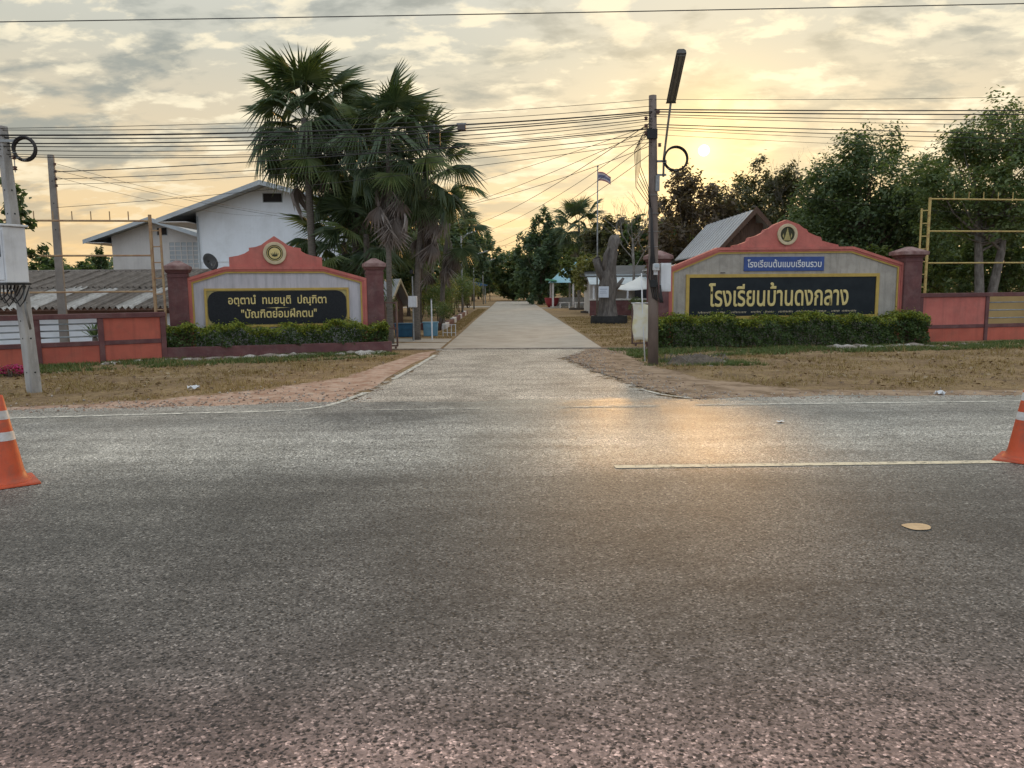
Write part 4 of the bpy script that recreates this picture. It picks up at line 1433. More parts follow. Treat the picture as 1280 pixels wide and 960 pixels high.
# low shed roofed with corrugated cement sheets
sh = thing('shed', 'low shed with weathered corrugated cement sheet roof behind the orange fence', 'shed', (-12.0, 22.0, 0))
MB().box(-6.2, 2.9, 0.5, 5.8, -0.05, 0.98).build('wall', M_WHITEWALL, sh)
MB().box(-6.3, 3.0, 0.25, 0.34, 0.93, 1.05).build('eave_beam', mat('shed_timber', (0.16, 0.09, 0.065), rough=0.8), sh)


def corr(width, length, amp, pitch, material):
    nx = int(width / pitch * 6)
    V, F = [], []
    for j in range(2):
        for i in range(nx + 1):
            x = width * i / nx
            V.append((x, length * j, amp * math.cos(2 * math.pi * x / pitch)))
    for i in range(nx):
        F.append((i, i + 1, nx + 2 + i, nx + 1 + i))
    return MB().add(V, F).mesh('roof_sheet', material, True)


row_len = 2.95
tilt = math.atan2(1.12, 5.4)
ms = [corr(0.56, row_len, 0.05, 0.187, M_CEMENT), corr(0.56, row_len, 0.05, 0.187, M_CEMENT_L)]
rf = MB().box(-6.2, 2.9, 0.05, 0.12, 1.03, 1.10).build('roof', mat('shed_timber', (0.16, 0.09, 0.065)), sh)
rr = random.Random(2)
pale = {(0, 4), (0, 7), (0, 8), (0, 10), (0, 13)}
for row in range(2):
    for i in range(17):
        o = link('roof_sheet', ms[1 if (row, i) in pale else 0], rf, (-6.35 + i * 0.545 + rr.uniform(-.01, .01), row * 2.68 * math.cos(tilt), 1.10 + row * (2.68 * math.sin(tilt) + 0.035) + rr.uniform(0, .012)),
                 (tilt + rr.uniform(-.004, .004), 0, rr.uniform(-.006, .006)))
MB().tube([(-6.4, 5.5, 2.26), (2.95, 5.5, 2.26)], 0.09, 8).build('ridge_cap', M_CEMENT, rf, smooth=True)

# satellite dish
sd = thing('satellite_dish', 'small dark satellite dish on a mast behind the motto sign', 'satellite dish', (-7.93, 20.6, 0))
MB().tube([(0, 0, -0.05), (0, 0, 2.28)], 0.025, 8).build('mast', M_GALV, sd)
mm = Matrix.Translation((0, -0.05, 2.33)) @ Matrix.Rotation(R(62), 4, 'Z') @ Matrix.Rotation(R(70), 4, 'X')
M_DISH = mat('dish_dark', (0.045, 0.045, 0.048), (0.07, 0.07, 0.07), rough=0.5)
o = MB().lathe([(0.01, -0.06), (0.09, -0.052), (0.17, -0.03), (0.235, 0.0)], 24, mm, cap=False).build('dish', M_DISH, sd, smooth=True)
o.modifiers.new('thick', 'SOLIDIFY').thickness = 0.008
MB().tube([mm @ Vector((0, -0.2, -0.02)), mm @ Vector((0, -0.06, 0.24))], 0.010, 6).build('feed_arm', M_GALV, sd)

# steep roofed wooden pavilion behind the name sign
M_METALROOF = mat('light_metal_roof', (0.43, 0.44, 0.45), (0.34, 0.34, 0.35), scale=1.2, rough=0.42, stretch=(1, 3, 1), dirt=(0.25, 0.22, 0.20), dirt_amt=0.4)
M_WOOD = mat('brown_wood', (0.13, 0.075, 0.05), (0.075, 0.045, 0.032), scale=4, stretch=(8, 8, 0.6), rough=0.8)
hs = thing('wooden_pavilion', 'steep grey metal roofed wooden pavilion behind the school name sign', 'pavilion', (10.35, 33.0, 0))
for i in range(9):
    u = -1.45 + 0.32 * i
    zt = 4.62 - abs(u + 0.16) * 1.18
    MB().box(u, u + 0.312, 0.5, 0.54, 2.0, zt).build('board', M_WOOD, hs)
for s in (-1, 1):
    a = [(0, 4.70), (s * 1.62, 2.95), (s * 1.62, 3.02), (0, 4.80)]
    r_ = MB().prism(a if s < 0 else a[::-1], 0.0, 8.4).build('roof_slope', M_METALROOF, hs)
    for k in range(14):
        yy = 0.15 + 0.6 * k
        a = [(s * 0.02, 4.80), (s * 1.61, 3.035), (s * 1.61, 3.055), (s * 0.02, 4.83)]
        MB().prism(a if s < 0 else a[::-1], yy, yy + 0.04).build('rib', M_METALROOF, r_)
    a = [(0, 4.62), (s * 1.66, 2.85), (s * 1.66, 3.06), (0, 4.90)]
    MB().prism(a if s < 0 else a[::-1], -0.05, -0.004).build('barge_board', M_WOOD, r_)
    for yy in (0.6, 4.2, 7.9):
        MB().box(s * 1.25 - 0.07, s * 1.25 + 0.07, yy, yy + 0.14, -0.05, 3.2).build('post', M_WOOD, hs)
MB().prism([(-3.6, 2.38), (-1.3, 2.78), (-1.3, 2.83), (-3.6, 2.43)], 0.8, 7.0).build('lean_to_roof', M_METALROOF, hs)
MB().box(-3.5, -3.4, 1.0, 1.1, -0.05, 2.38).build('post', M_WOOD, hs)

# long classroom block behind the white canopy
M_SLATE_ROOF = mat('slate_roof', (0.13, 0.125, 0.12), (0.09, 0.088, 0.085), scale=1.5, rough=0.7)
M_PALEROOF = mat('pale_blue_roof', (0.50, 0.55, 0.56), (0.42, 0.46, 0.47), scale=2, rough=0.5)
cl = thing('classroom_block', 'low classroom block with slate roof and pale awning behind the white canopy', 'building', (9.0, 46.0, 0))
MB().box(-4.2, 6.0, 1.2, 5.0, -0.05, 2.2).build('wall', M_CREAMWALL, cl)
MB().prism([(-4.5, 2.3), (6.3, 2.3), (6.3, 2.36), (-4.5, 2.36)], 1.0, 1.05).build('fascia', M_PALEROOF, cl)
v = [(-4.5, 0.9, 2.22), (6.3, 0.9, 2.22), (6.3, 3.1, 2.95), (-4.5, 3.1, 2.95), (-4.5, 5.4, 2.3), (6.3, 5.4, 2.3)]
MB().add(v, [(0, 1, 2, 3), (3, 2, 5, 4), (0, 3, 4), (1, 5, 2), (0, 4, 5, 1)]).build('roof', M_SLATE_ROOF, cl)
MB().add([(-4.4, -0.6, 1.78), (6.2, -0.6, 1.78), (6.2, 0.88, 2.2), (-4.4, 0.88, 2.2), (-4.4, -0.6, 1.74), (6.2, -0.6, 1.74), (6.2, 0.88, 2.16), (-4.4, 0.88, 2.16)],
         [(0, 1, 2, 3), (7, 6, 5, 4), (0, 4, 5, 1), (2, 6, 7, 3), (0, 3, 7, 4), (1, 5, 6, 2)]).build('awning', M_PALEROOF, cl)
for k in range(6):
    MB().box(-4.2 + 2.0 * k, -4.1 + 2.0 * k, -0.5, -0.4, -0.05, 1.8).build('post', M_WHITE, cl)
for k in range(5):
    w_ = MB().box(-3.6 + 2.0 * k, -2.6 + 2.0 * k, 1.17, 1.198, 0.9, 1.8).build('window', mat('dark_glass', (0.03, 0.035, 0.04), rough=0.15, spec=0.5), cl)
    rect_frame(-3.65 + 2.0 * k, -2.55 + 2.0 * k, 0.85, 1.85, 0.06, 1.14, 1.169).build('frame', M_WHITE, w_)

lw = thing('low_wall', 'low maroon wall with pale coping in front of the classroom block', 'wall', (8.0, 43.2, 0), R(-2))
MB().box(-3.6, 6, 0, 0.18, -0.05, 0.86).build('wall', M_MAROON, lw)
MB().box(-3.65, 6.05, -0.04, 0.22, 0.862, 0.95).build('coping', mat('pale_coping', (0.58, 0.55, 0.50), rough=0.8), lw)

cn = thing('canopy', 'white tent canopy on thin posts behind the dead trunk', 'canopy', (6.4, 38.5, 0))
M_TARP = mat('white_tarp', (0.66, 0.65, 0.61), (0.58, 0.57, 0.53), scale=1.5, rough=0.6)
n = 9
V, F = [], []
for j in range(n):
    for i in range(n):
        s, t_ = i / (n - 1) * 2 - 1, j / (n - 1) * 2 - 1
        d = max(abs(s), abs(t_))
        V.append((s * 1.55, t_ * 1.4, 2.12 - 0.62 * d ** 0.75 + 0.05 * math.sin(5 * s + 1) * d + 0.07 * (1 - abs(s * t_)) * d * -1))
for j in range(n - 1):
    for i in range(n - 1):
        F.append((j * n + i, j * n + i + 1, (j + 1) * n + i + 1, (j + 1) * n + i))
o = MB().add(V, F).build('tarp', M_TARP, cn, smooth=True)
o.modifiers.new('thick', 'SOLIDIFY').thickness = 0.01
for a in (-1, 1):
    for b in (-1, 1):
        MB().tube([(a * 1.5, b * 1.35, -0.05), (a * 1.5, b * 1.35, 1.46)], 0.025, 6).build('post', M_WHITE, cn)

pv = thing('blue_roof_pavilion', 'open pavilion with blue tarp roof beside the far end of the drive', 'pavilion', (5.5, 62.5, 0))
M_BLUETARP = mat('blue_tarp', (0.20, 0.40, 0.46), (0.30, 0.47, 0.52), scale=1.2, rough=0.5)
M_GREENTARP = mat('green_tarp', (0.10, 0.30, 0.17), (0.16, 0.36, 0.22), scale=2, rough=0.6)
v = [(-2.4, -1.5, 2.0), (2.7, -1.5, 2.0), (2.7, 2.5, 2.0), (-2.4, 2.5, 2.0), (-0.9, 0.4, 3.5), (0.5, 0.4, 3.95), (1.4, 0.4, 3.4)]
MB().add(v, [(0, 1, 6, 5, 4), (1, 2, 6), (2, 3, 4, 5, 6), (3, 0, 4)]).build('roof', M_BLUETARP, pv)
MB().box(-3.0, -2.2, -1.6, 1.0, 1.80, 1.92, Matrix.Rotation(R(8), 4, 'Y')).build('side_flap', M_GREENTARP, pv)
for a in (-2.2, -0.6, 1.0, 2.5):
    for b in (-1.3, 2.3):
        MB().box(a - 0.07, a + 0.07, b - 0.07, b + 0.07, -0.05, 2.05).build('post', M_CREAMWALL, pv)
MB().box(-2.0, 2.3, 1.9, 2.1, -0.05, 0.8).build('counter', M_CREAMWALL, pv)
MB().box(-2.3, 2.6, -1.5, 2.5, -0.05, 0.10).build('floor', M_CONC, pv)
for k in range(3):
    b_ = thing('bench', 'pale bench under the blue tarp pavilion', 'bench', (4.2 + 1.2 * k, 60.8, 0), 0, 'benches under the blue pavilion')
    MB().box(-0.45, 0.45, -0.18, 0.18, 0.40, 0.46).build('seat', M_CREAMWALL, b_)
    for u in (-0.35, 0.35):
        MB().box(u - 0.05, u + 0.05, -0.15, 0.15, 0.0, 0.398).build('leg', M_CREAMWALL, b_)
pt = thing('flower_pot', 'large red pot at the far end of the drive', 'pot', (3.35, 63.9, 0))
MB().lathe([(0.30, 0.0), (0.52, 0.35), (0.60, 0.72), (0.64, 0.78), (0.56, 0.78)], 20).build('pot', mat('red_pot', (0.36, 0.05, 0.06), rough=0.5), pt, smooth=True)
MB().lathe([(0.50, 0.68), (0.02, 0.70)], 20).build('soil', M_GROUND, pt)

# small hut with a grey gable roof inside the gate
ht = thing('hut', 'small grey gabled hut behind the motto sign pillar', 'hut', (-4.30, 30.0, 0), R(58))
M_HUT = mat('hut_sheet', (0.36, 0.37, 0.37), (0.28, 0.285, 0.285), scale=2, rough=0.6)
for s in (-1, 1):
    a = [(0, 1.9), (s * 0.62, 0.92), (s * 0.62, 0.97), (0, 1.97)]
    MB().prism(a if s < 0 else a[::-1], 0, 3.4).build('roof_slope', M_HUT, ht)
    a = [(0, 1.84), (s * 0.66, 0.84), (s * 0.66, 0.93), (0, 1.98)]
    MB().prism(a if s < 0 else a[::-1], -0.05, -0.004).build('barge_board', M_CREAM, ht)
MB().prism([(-0.5, -0.05), (0.5, -0.05), (0.5, 0.98), (0, 1.75), (-0.5, 0.98)], 0.3, 3.2).build('wall', M_WOOD, ht)

# ------------------------------------------------------------------ things along the drive
M_TRUNKDEAD = mat('dead_wood', (0.155, 0.135, 0.12), (0.075, 0.064, 0.056), scale=4, stretch=(3, 3, .7), rough=0.95, bump=0.9, bscale=14, dirt=(0.30, 0.26, 0.22), dirt_amt=0.5, dirt_scale=3)
dt = thing('dead_tree', 'thick dead tree trunk with forked stubs in a black ring', 'dead tree', (4.25, 34.0, 0))


def gnarl(pts, rad, n=12, amp=0.12, seed=1):
    """tube with a lumpy cross-section"""
    mb = MB()
    mb.tube(pts, rad, n)
    r = random.Random(seed)
    out = []
    ph = [r.uniform(0, 6) for _ in range(4)]
    for i, (x, yy, z) in enumerate(mb.v):
        k = i // n
        j = i % n
        if k < len(pts):
            c = Vector(pts[k])
            f = 1 + amp * math.sin(3 * 2 * math.pi * j / n + ph[0] + k * .7) + amp * .6 * math.sin(5 * 2 * math.pi * j / n + ph[1] + 1.3 * k) + r.uniform(-amp, amp) * .3
            q = c + (Vector((x, yy, z)) - c) * f
            out.append(tuple(q))
        else:
            out.append((x, yy, z))
    mb.v = out
    return mb


gnarl([(0, 0, -0.05), (0, 0, .2), (-0.03, 0, .6), (-.06, 0, 1.0), (-.05, 0, 1.4), (0.0, 0, 1.8), (0.02, 0, 2.2), (0.07, 0, 2.6), (0.16, 0, 3.0), (0.22, 0, 3.35), (0.30, 0, 3.6), (0.27, 0, 3.84)],
      [.56, .45, .38, .36, .39, .38, .33, .28, .25, .23, .25, .15], 16, 0.13, 4).build('trunk', M_TRUNKDEAD, dt, smooth=True)
gnarl([(-.10, 0, 1.75), (-.30, 0, 2.15), (-.44, 0, 2.5), (-.50, 0, 2.78), (-.40, 0, 2.9)], [.20, .21, .19, .20, .10], 12, 0.14, 5).build('stub', M_TRUNKDEAD, dt, smooth=True)
gnarl([(.2, 0, 1.45), (.42, -.1, 1.65), (.66, -.15, 1.98)], [.14, .10, .05], 10, 0.12, 6).build('stub', M_TRUNKDEAD, dt, smooth=True)
gnarl([(-.05, -.1, 2.2), (-.18, -.2, 2.6), (-.14, -.22, 3.0), (-.02, -.2, 3.3)], [.13, .11, .09, .04], 9, 0.14, 7).build('stub', M_TRUNKDEAD, dt, smooth=True)
nb = thing('notice', 'pale notice board nailed to the thick dead trunk', 'notice', (4.0, 33.5, 1.38))
MB().box(-0.22, 0.22, -0.012, 0.012, -0.24, 0.24).build('board', mat('notice_white', (0.60, 0.64, 0.70), (0.52, 0.56, 0.62), scale=4, rough=0.5), nb)
tag(MB().box(-0.16, 0.16, -0.0155, -0.0125, 0.10, 0.13).box(-0.16, 0.10, -0.0155, -0.0125, 0.02, 0.045).box(-0.16, 0.13, -0.0155, -0.0125, -0.06, -0.035).build('print', mat('faded_print', (0.36, 0.40, 0.48), rough=0.6), nb), kind='stuff')
M_TYRE = mat('black_rubber', (0.022, 0.022, 0.022), (0.035, 0.034, 0.032), scale=6, rough=0.7)


def tree_ring(label, x, y, r, h, material, group=None):
    root = thing('tree_ring', label, 'tree ring', (x, y, 0), 0, group)
    MB().lathe([(r, -0.03), (r * 1.02, h * .3), (r, h), (r * 0.86, h), (r * .85, h * .5), (r * .85, -0.03)], 28, cap=False).build('kerb', material, root, smooth=False)
    MB().lathe([(r * .849, h * .72), (0.01, h * .8)], 28, cap=False).build('soil', M_GROUND, root)


tree_ring('wide black ring kerb around the thick dead trunk', 4.3, 34.0, 0.80, 0.34, M_TYRE)
M_RINGDK = mat('ring_dark', (0.07, 0.055, 0.045), rough=0.8)
tree_ring('thin dark ring kerb around the young tree nearer the dead trunk', 5.1, 48.8, 0.72, 0.12, M_RINGDK)
tree_ring('thin dark ring kerb around the young tree nearer the blue pavilion', 4.9, 56.2, 0.70, 0.12, M_RINGDK)

fp = thing('flagpole', 'slim steel flagpole behind the thick dead trunk', 'flagpole', (4.55, 41.0, 0))
MB().tube([(0, 0, -0.05), (0, 0, 4), (0, 0, 7.75)], [0.045, 0.04, 0.028], 10).build('pole', M_GALV, fp, smooth=True)
MB().lathe([(0.01, 7.75), (0.05, 7.79), (0.05, 7.83), (0.01, 7.88)], 10).build('finial', M_GALV, fp, smooth=True)
fl = thing('flag', 'red white and blue striped flag flying from the slim flagpole', 'flag', (4.58, 41.0, 7.08))
stripe = [((0, 1 / 6), (0.40, 0.16, 0.17)), ((1 / 6, 2 / 6), (0.52, 0.46, 0.45)), ((2 / 6, 4 / 6), (0.16, 0.15, 0.24)), ((4 / 6, 5 / 6), (0.52, 0.46, 0.45)), ((5 / 6, 1), (0.40, 0.16, 0.17))]
for (a, b), c in stripe:
    V, F = [], []
    for i in range(13):
        s = i / 12
        for t_ in (a, b):
            V.append((s * 0.66, 0.10 * math.sin(7 * s + 2 * t_) * s, 0.46 * t_ * (1 - .15 * s) - 0.16 * s * s + 0.03 * math.sin(5 * s)))
    F = [(2 * i, 2 * i + 2, 2 * i + 3, 2 * i + 1) for i in range(12)]
    MB().add(V, F).build('stripe', mat('flag_%d%d' % (c[0] * 100, c[2] * 100), c, rough=0.8), fl, smooth=True)


def drive_lamp(label, x, y, h, reach):
    root = thing('drive_lamp', label, 'street lamp', (x, y, 0), 0, None)
    MB().tube([(0, 0, -0.05), (0, 0, h)], [0.06, 0.045], 8).build('post', M_GALV, root, smooth=True)
    MB().tube([(0, 0, h - 0.35), (reach * .4, -0.1, h - 0.12), (reach, -0.2, h + 0.1)], 0.022, 6).build('arm', M_GALV, root, smooth=True)
    MB().box(0, 0.75, -0.11, 0.11, -0.03, 0.03, Matrix.Translation((reach, -0.2, h + 0.1)) @ Matrix.Rotation(R(-16), 4, 'Y')).build('lamp_head', mat('lamp_white', (0.55, 0.56, 0.56), rough=0.4), root, bevel=0.01)
    return root


drive_lamp('slim lamp post by the leafy shrubs inside the gate', -2.85, 45, 4.6, 0.35)
drive_lamp('slim lamp post along the drive beyond the leafy shrubs', -2.9, 60, 4.15, 0.4)
drive_lamp('slim lamp post along the drive beside the small blue shelter', -2.9, 80, 4.3, 0.5)
drive_lamp('slim lamp post near the dark far trees of the drive', -2.9, 105, 4.6, 0.6)
bs = thing('small_shelter', 'small blue roofed shelter beside the far drive', 'shelter', (-4.0, 84, 0))
MB().prism([(-1.4, 1.9), (1.4, 1.9), (1.4, 2.0), (0, 2.35), (-1.4, 2.0)], -1, 1).build('roof', mat('blue_sheet', (0.06, 0.14, 0.26), rough=0.5), bs)
for a in (-1.2, 1.2):
    MB().box(a - .05, a + .05, -.8, -.7, -.05, 1.9).build('post', M_GALV, bs)

ub = thing('junction_box', 'pale grey box on a thin post beside the palm trunk', 'box', (-2.97, 23.3, 0))
MB().tube([(0.0, 0.05, -0.05), (0.0, 0.05, 1.95)], 0.022, 8).build('post', M_GALV, ub)
MB().box(-0.13, 0.13, -0.08, 0.08, 1.02, 1.36).build('case', M_CABINET, ub, bevel=0.01)
MB().box(-0.12, 0.12, -0.088, -0.081, 1.04, 1.34).build('door', M_CABINET, ub)
MB().box(-0.05, 0.05, -0.1, -0.05, 2.02, 2.14).build('floodlight', M_BLACKP, ub)
wp = thing('marker_post', 'thin white marker post at the edge of the drive', 'post', (-2.45, 23.7, 0))
MB().tube([(0, 0, -0.05), (0, 0, 1.22)], 0.022, 8).build('shaft', M_WHITE, wp)
MB().lathe([(0.024, 1.2205), (0.03, 1.23), (0.03, 1.25), (0.01, 1.27)], 8).build('cap', M_GALV, wp)
M_TUB = mat('blue_tub', (0.035, 0.12, 0.20), (0.025, 0.085, 0.15), scale=4, rough=0.5)
M_TUB2 = mat('pale_blue_tub', (0.16, 0.32, 0.42), (0.12, 0.25, 0.33), scale=4, rough=0.5)


def tub(label, x, y, w, d, h, material):
    root = thing('storage_tub', label, 'tub', (x, y, 0), R(4))
    o = MB().frustum(w * .92, d * .92, w, d, 0.0, h).build('body', material, root, bevel=0.02)
    MB().frustum(w + .04, d + .04, w + .04, d + .04, h + .001, h + 0.03).build('rim', material, root, bevel=0.01)
    MB().box(-w * .2, w * .2, -d / 2 - 0.02, -d / 2 + .0, h * .62, h * .72).build('handle', material, root)


tub('dark blue plastic tub beside the palm trunks', -3.45, 25.6, 0.85, 0.5, 0.42, M_TUB)
tub('pale blue plastic tub next to the dark blue one', -2.72, 25.9, 0.5, 0.45, 0.44, M_TUB2)
tf = thing('wire_rack', 'thin white wire rack standing beside the pale blue tub', 'rack', (-2.28, 25.6, 0))
for a in (0, 0.14, 0.28, 0.42):
    MB().tube([(a, 0, 0), (a, 0, 0.40)], 0.012, 6).build('upright', M_WHITE, tf)
for z in (0.12, 0.38):
    MB().tube([(-0.02, 0.0, z), (0.44, 0.0, z)], 0.010, 6).build('crosswire', M_WHITE, tf)

# flower bed with red kerb stones
fb = thing('flower_bed', 'flower bed edged with maroon and pale kerb blocks beside the drive', 'flower bed', (-3.3, 30, 0))
for k in range(11):
    yy = 0.0 + 1.7 * k
    MB().box(0.55 - 0.02 * k, 0.75 - 0.02 * k, yy, yy + 1.66, -0.03, 0.22 + 0.03 * (k % 2)).build('kerb_block', M_MAROON if k % 3 else M_CREAMWALL, fb, bevel=0.02)
for k in range(4):
    MB().box(-4.6 + 1.3 * k, -3.32 + 1.3 * k, -0.2, -0.02, -0.03, 0.26).build('kerb_block', M_MAROON if k % 2 else M_ORANGE, fb, bevel=0.02)
MB().box(-4.6, 0.35, 0.0, 18.5, -0.03, 0.12).build('soil', M_GROUND, fb)

# ------------------------------------------------------------------ fan palms
M_FROND = leafmat('palm_leaf', [(0.048, 0.078, 0.038), (0.080, 0.118, 0.056), (0.120, 0.155, 0.078)], 0.25, 0.4)
M_FROND_Y = leafmat('palm_leaf_light', [(0.08, 0.12, 0.04), (0.12, 0.16, 0.055), (0.16, 0.19, 0.07)], 0.25, 0.45)
M_DEADFROND = leafmat('palm_leaf_dead', [(0.13, 0.10, 0.08), (0.21, 0.17, 0.145), (0.30, 0.26, 0.235)], 0.1, 0.8)
M_PALMBARK = mat('palm_bark', (0.17, 0.145, 0.12), (0.10, 0.085, 0.07), scale=10, stretch=(1, 1, 4), rough=0.95, bump=0.8, bscale=18)


def frond_mesh(petiole, Rf, spread, n, droop, material, seed, fold=0.035, gap=0.05):
    """one fan leaf: stalk along +X, blade of pointed leaflets at its end"""
    r = random.Random(seed)
    V = [(0, 0, 0)]
    F = []
    w = 0.014
    pts = [(-0.0, 0, 0), (petiole * .5, 0, 0.05 * petiole), (petiole, 0, 0.0)]
    for i, (x, yy, z) in enumerate(pts):
        V += [(x, -w, z), (x, w, z), (x, 0, z - w)]
    for i in range(2):
        a = 1 + 3 * i
        for k in range(3):
            F.append((a + k, a + (k + 1) % 3, a + 3 + (k + 1) % 3, a + 3 + k))
    hub = Vector((petiole, 0, 0))
    for k in range(n):
        a0 = -spread + 2 * spread * k / n
        a1 = -spread + 2 * spread * (k + 1) / n
        am = (a0 + a1) / 2 + r.uniform(-.02, .02)
        if r.random() < gap:
            continue
        ln = Rf * (0.80 + 0.20 * math.cos(am * .6)) * r.uniform(0.9, 1.06)
        rin = ln * 0.47
        def P(a, rr, z):
            return (hub.x + math.cos(a) * rr, math.sin(a) * rr, z - droop * (rr / Rf) ** 2 * (0.6 + .4 * abs(math.sin(a))))
        b = len(V)
        tipdrop = r.uniform(0.08, 0.42) * Rf * (0.45 + droop)
        V += [tuple(hub), P(a0, rin, -fold * .6), P(am, rin, fold), P(a1, rin, -fold * .6), P(am, ln, -tipdrop)]
        F += [(b, b + 1, b + 2), (b, b + 2, b + 3), (b + 1, b + 4, b + 2), (b + 2, b + 4, b + 3)]
    me = bpy.data.meshes.new('frond')
    me.from_pydata(V, [], F)
    me.materials.append(material)
    me.update()
    return me


LIVE = [frond_mesh(1.15, 0.92, R(118), 32, 0.22, M_FROND, 1), frond_mesh(1.05, 0.85, R(125), 30, 0.50, M_FROND, 2), frond_mesh(1.2, 0.98, R(112), 32, 0.34, M_FROND_Y, 3),
        frond_mesh(1.0, 0.95, R(130), 32, 0.65, M_FROND, 6, 0.05, 0.12), frond_mesh(1.25, 0.88, R(105), 28, 0.15, M_FROND_Y, 7, 0.03, 0.03)]
DEAD = [frond_mesh(0.95, 0.85, R(48), 12, 0.2, M_DEADFROND, 4, 0.05), frond_mesh(0.9, 0.80, R(60), 13, 0.35, M_DEADFROND, 5, 0.06)]


def palm(label, x, y, zc, n_live, n_dead, scale=1.0, lean=(0, 0), seed=1, trunk_r=0.12, low=-1.0, group='tall fan palms by the gate', light=0.25, z_spread=0.5):
    r = random.Random(seed)
    root = thing('fan_palm', label, 'palm tree', (x, y, 0), 0, group)
    pts, rad = [], []
    n = 12
    for i in range(n + 1):
        f = i / n
        pts.append((lean[0] * f * f, lean[1] * f * f, -0.1 + (zc + 0.1) * f))
        rad.append(trunk_r * (1.35 - 0.35 * min(1, f * 4)) * (1 - 0.25 * f) * (1 + 0.04 * (i % 2)))
    MB().tube(pts, rad, 10).build('trunk', M_PALMBARK, root, smooth=True)
    top = Vector(pts[-1])
    for i in range(n_live + n_dead):
        dead = i >= n_live
        az = i * 2.39996 + r.uniform(-.3, .3)
        if dead:
            el = R(r.uniform(-86, -62))
            me = r.choice(DEAD)
            z = top.z - r.uniform(0.25, 1.6)
            roll = r.uniform(-0.5, 0.5)
        else:
            f = (i + 0.5) / n_live
            el = R(82) * (1 - f) + low * f + r.uniform(-.12, .12)
            me = LIVE[r.choice((2, 4))] if r.random() < light else LIVE[r.choice((0, 1, 3))]
            z = top.z + 0.1 - z_spread * f
            roll = r.uniform(-0.55, 0.55)
        q = (Matrix.Rotation(az, 4, 'Z') @ Matrix.Rotation(-el, 4, 'Y') @ Matrix.Rotation(roll, 4, 'X'))
        o = link('dead_frond' if dead else 'frond', me, root)
        o.matrix_local = Matrix.Translation((top.x, top.y, z)) @ q @ Matrix.Scale(scale * r.uniform(0.82, 1.1), 4)
    return root


palm('tallest fan palm with a broad round crown behind the motto sign', -6.15, 24.2, 6.75, 42, 2, 1.12, (-0.1, 0), 11, 0.13)
palm('fan palm with a brown skirt of dead leaves by the sign pillar', -3.50, 22.2, 5.75, 40, 22, 0.92, (0.1, 0), 12, 0.085)
palm('fan palm with dead leaves growing beside the pale junction box', -2.95, 23.9, 5.15, 34, 14, 0.90, (0.45, 0), 13, 0.10)
palm('dark fan palm standing between the tallest palm and the skirted palm', -5.1, 25.6, 5.85, 42, 4, 1.08, (0.0, 0), 14, 0.12, light=0.05)
palm('shorter bushy fan palm in front of the white house', -5.55, 26.4, 3.15, 38, 4, 1.02, (-0.1, 0), 15, 0.12, light=0.6)
palm('short drooping fan palm with brown leaves beside the drive', -2.75, 30.5, 4.1, 22, 10, 0.85, (0.35, 0), 16, 0.10)
palm('low fan palm filling the gap under the skirted palm crown', -4.55, 24.6, 3.3, 28, 12, 0.95, (0.0, 0), 17, 0.12, light=0.4)
palm('slender fan palm leaning over the flower bed', -4.0, 33.5, 4.6, 24, 6, 0.9, (0.3, 0), 18, 0.10)
palm('far fan palm among the trees right of the drive', 6.3, 72, 7.2, 30, 4, 1.5, (0, 0), 19, 0.16, group=None)

# ------------------------------------------------------------------ trees
tree('broadleaf_tree', 'big dark broadleaf tree rising behind the school name sign', 15.4, 34, 8.7, 3.0, 2.5, 0.16, 30000, 0.185, LEAF_DARK, 41, 50, top_bias=0.55)
tree('broadleaf_tree', 'big double trunked tree behind the yellow billboard frame', 18.1, 29.5, 8.0, 3.4, 2.7, 0.30, 24000, 0.165, LEAF_MID, 42, 44, clump_r=0.25, trunks=2, trunk_r=0.17, bark=BARK_GREY, top_bias=0.25)
tree('broadleaf_tree', 'bushy tree filling in beside the double trunked tree', 15.9, 38.5, 6.3, 2.3, 2.2, 0.08, 11250, 0.290, LEAF_MID, 43, 30)
tree('broadleaf_tree', 'airy rounded tree left of the big dark broadleaf tree', 15.2, 48, 9.4, 3.5, 2.6, 0.18, 17000, 0.24, LEAF_OLIVE, 44, 40, clump_r=0.25)
tree('broadleaf_tree', 'reddish brown tree beside the dark pole under the sun', 11.0, 46.5, 8.3, 2.9, 2.4, 0.10, 13750, 0.290, LEAF_RUST, 45, 36)
tree('broadleaf_tree', 'dark green tree between the airy tree and the big dark tree', 18.6, 44, 7.2, 2.6, 2.2, 0.06, 11250, 0.319, LEAF_DARK, 46, 30)
tree('broadleaf_tree', 'dull olive tree behind the flagpole', 8.7, 66, 7.6, 3.3, 2.8, 0.08, 10625, 0.392, LEAF_OLIVE, 47, 34)
tree('broadleaf_tree', 'dark green tree above the classroom block', 12.2, 62, 7.4, 2.9, 2.6, 0.08, 9375, 0.392, LEAF_DARK, 48, 30)
tree('broadleaf_tree', 'rounded blue green tree beside the blue pavilion', 2.9, 76, 8.6, 2.9, 2.6, 0.04, 11875, 0.377, LEAF_BLUE, 49, 34, top_bias=0.3)
tree('broadleaf_tree', 'dark tree closing the right end of the drive', 4.6, 96, 8.5, 4.2, 3, 0.03, 8125, 0.522, LEAF_DARK, 50, 30)
tree('broadleaf_tree', 'dark tree closing the left end of the drive', -4.9, 100, 9.5, 4.0, 3, 0.03, 8125, 0.522, LEAF_BLUE, 51, 30)
tree('broadleaf_tree', 'low dark tree standing right across the end of the drive', 0.3, 104, 7.0, 5.0, 2.5, 0.0, 9000, 0.45, LEAF_DARK, 52, 30)
tree('broadleaf_tree', 'tall airy tree left of the drive behind the lamp posts', -4.2, 74, 8.7, 2.3, 2.0, 0.3, 6875, 0.348, LEAF_BLUE, 53, 24)
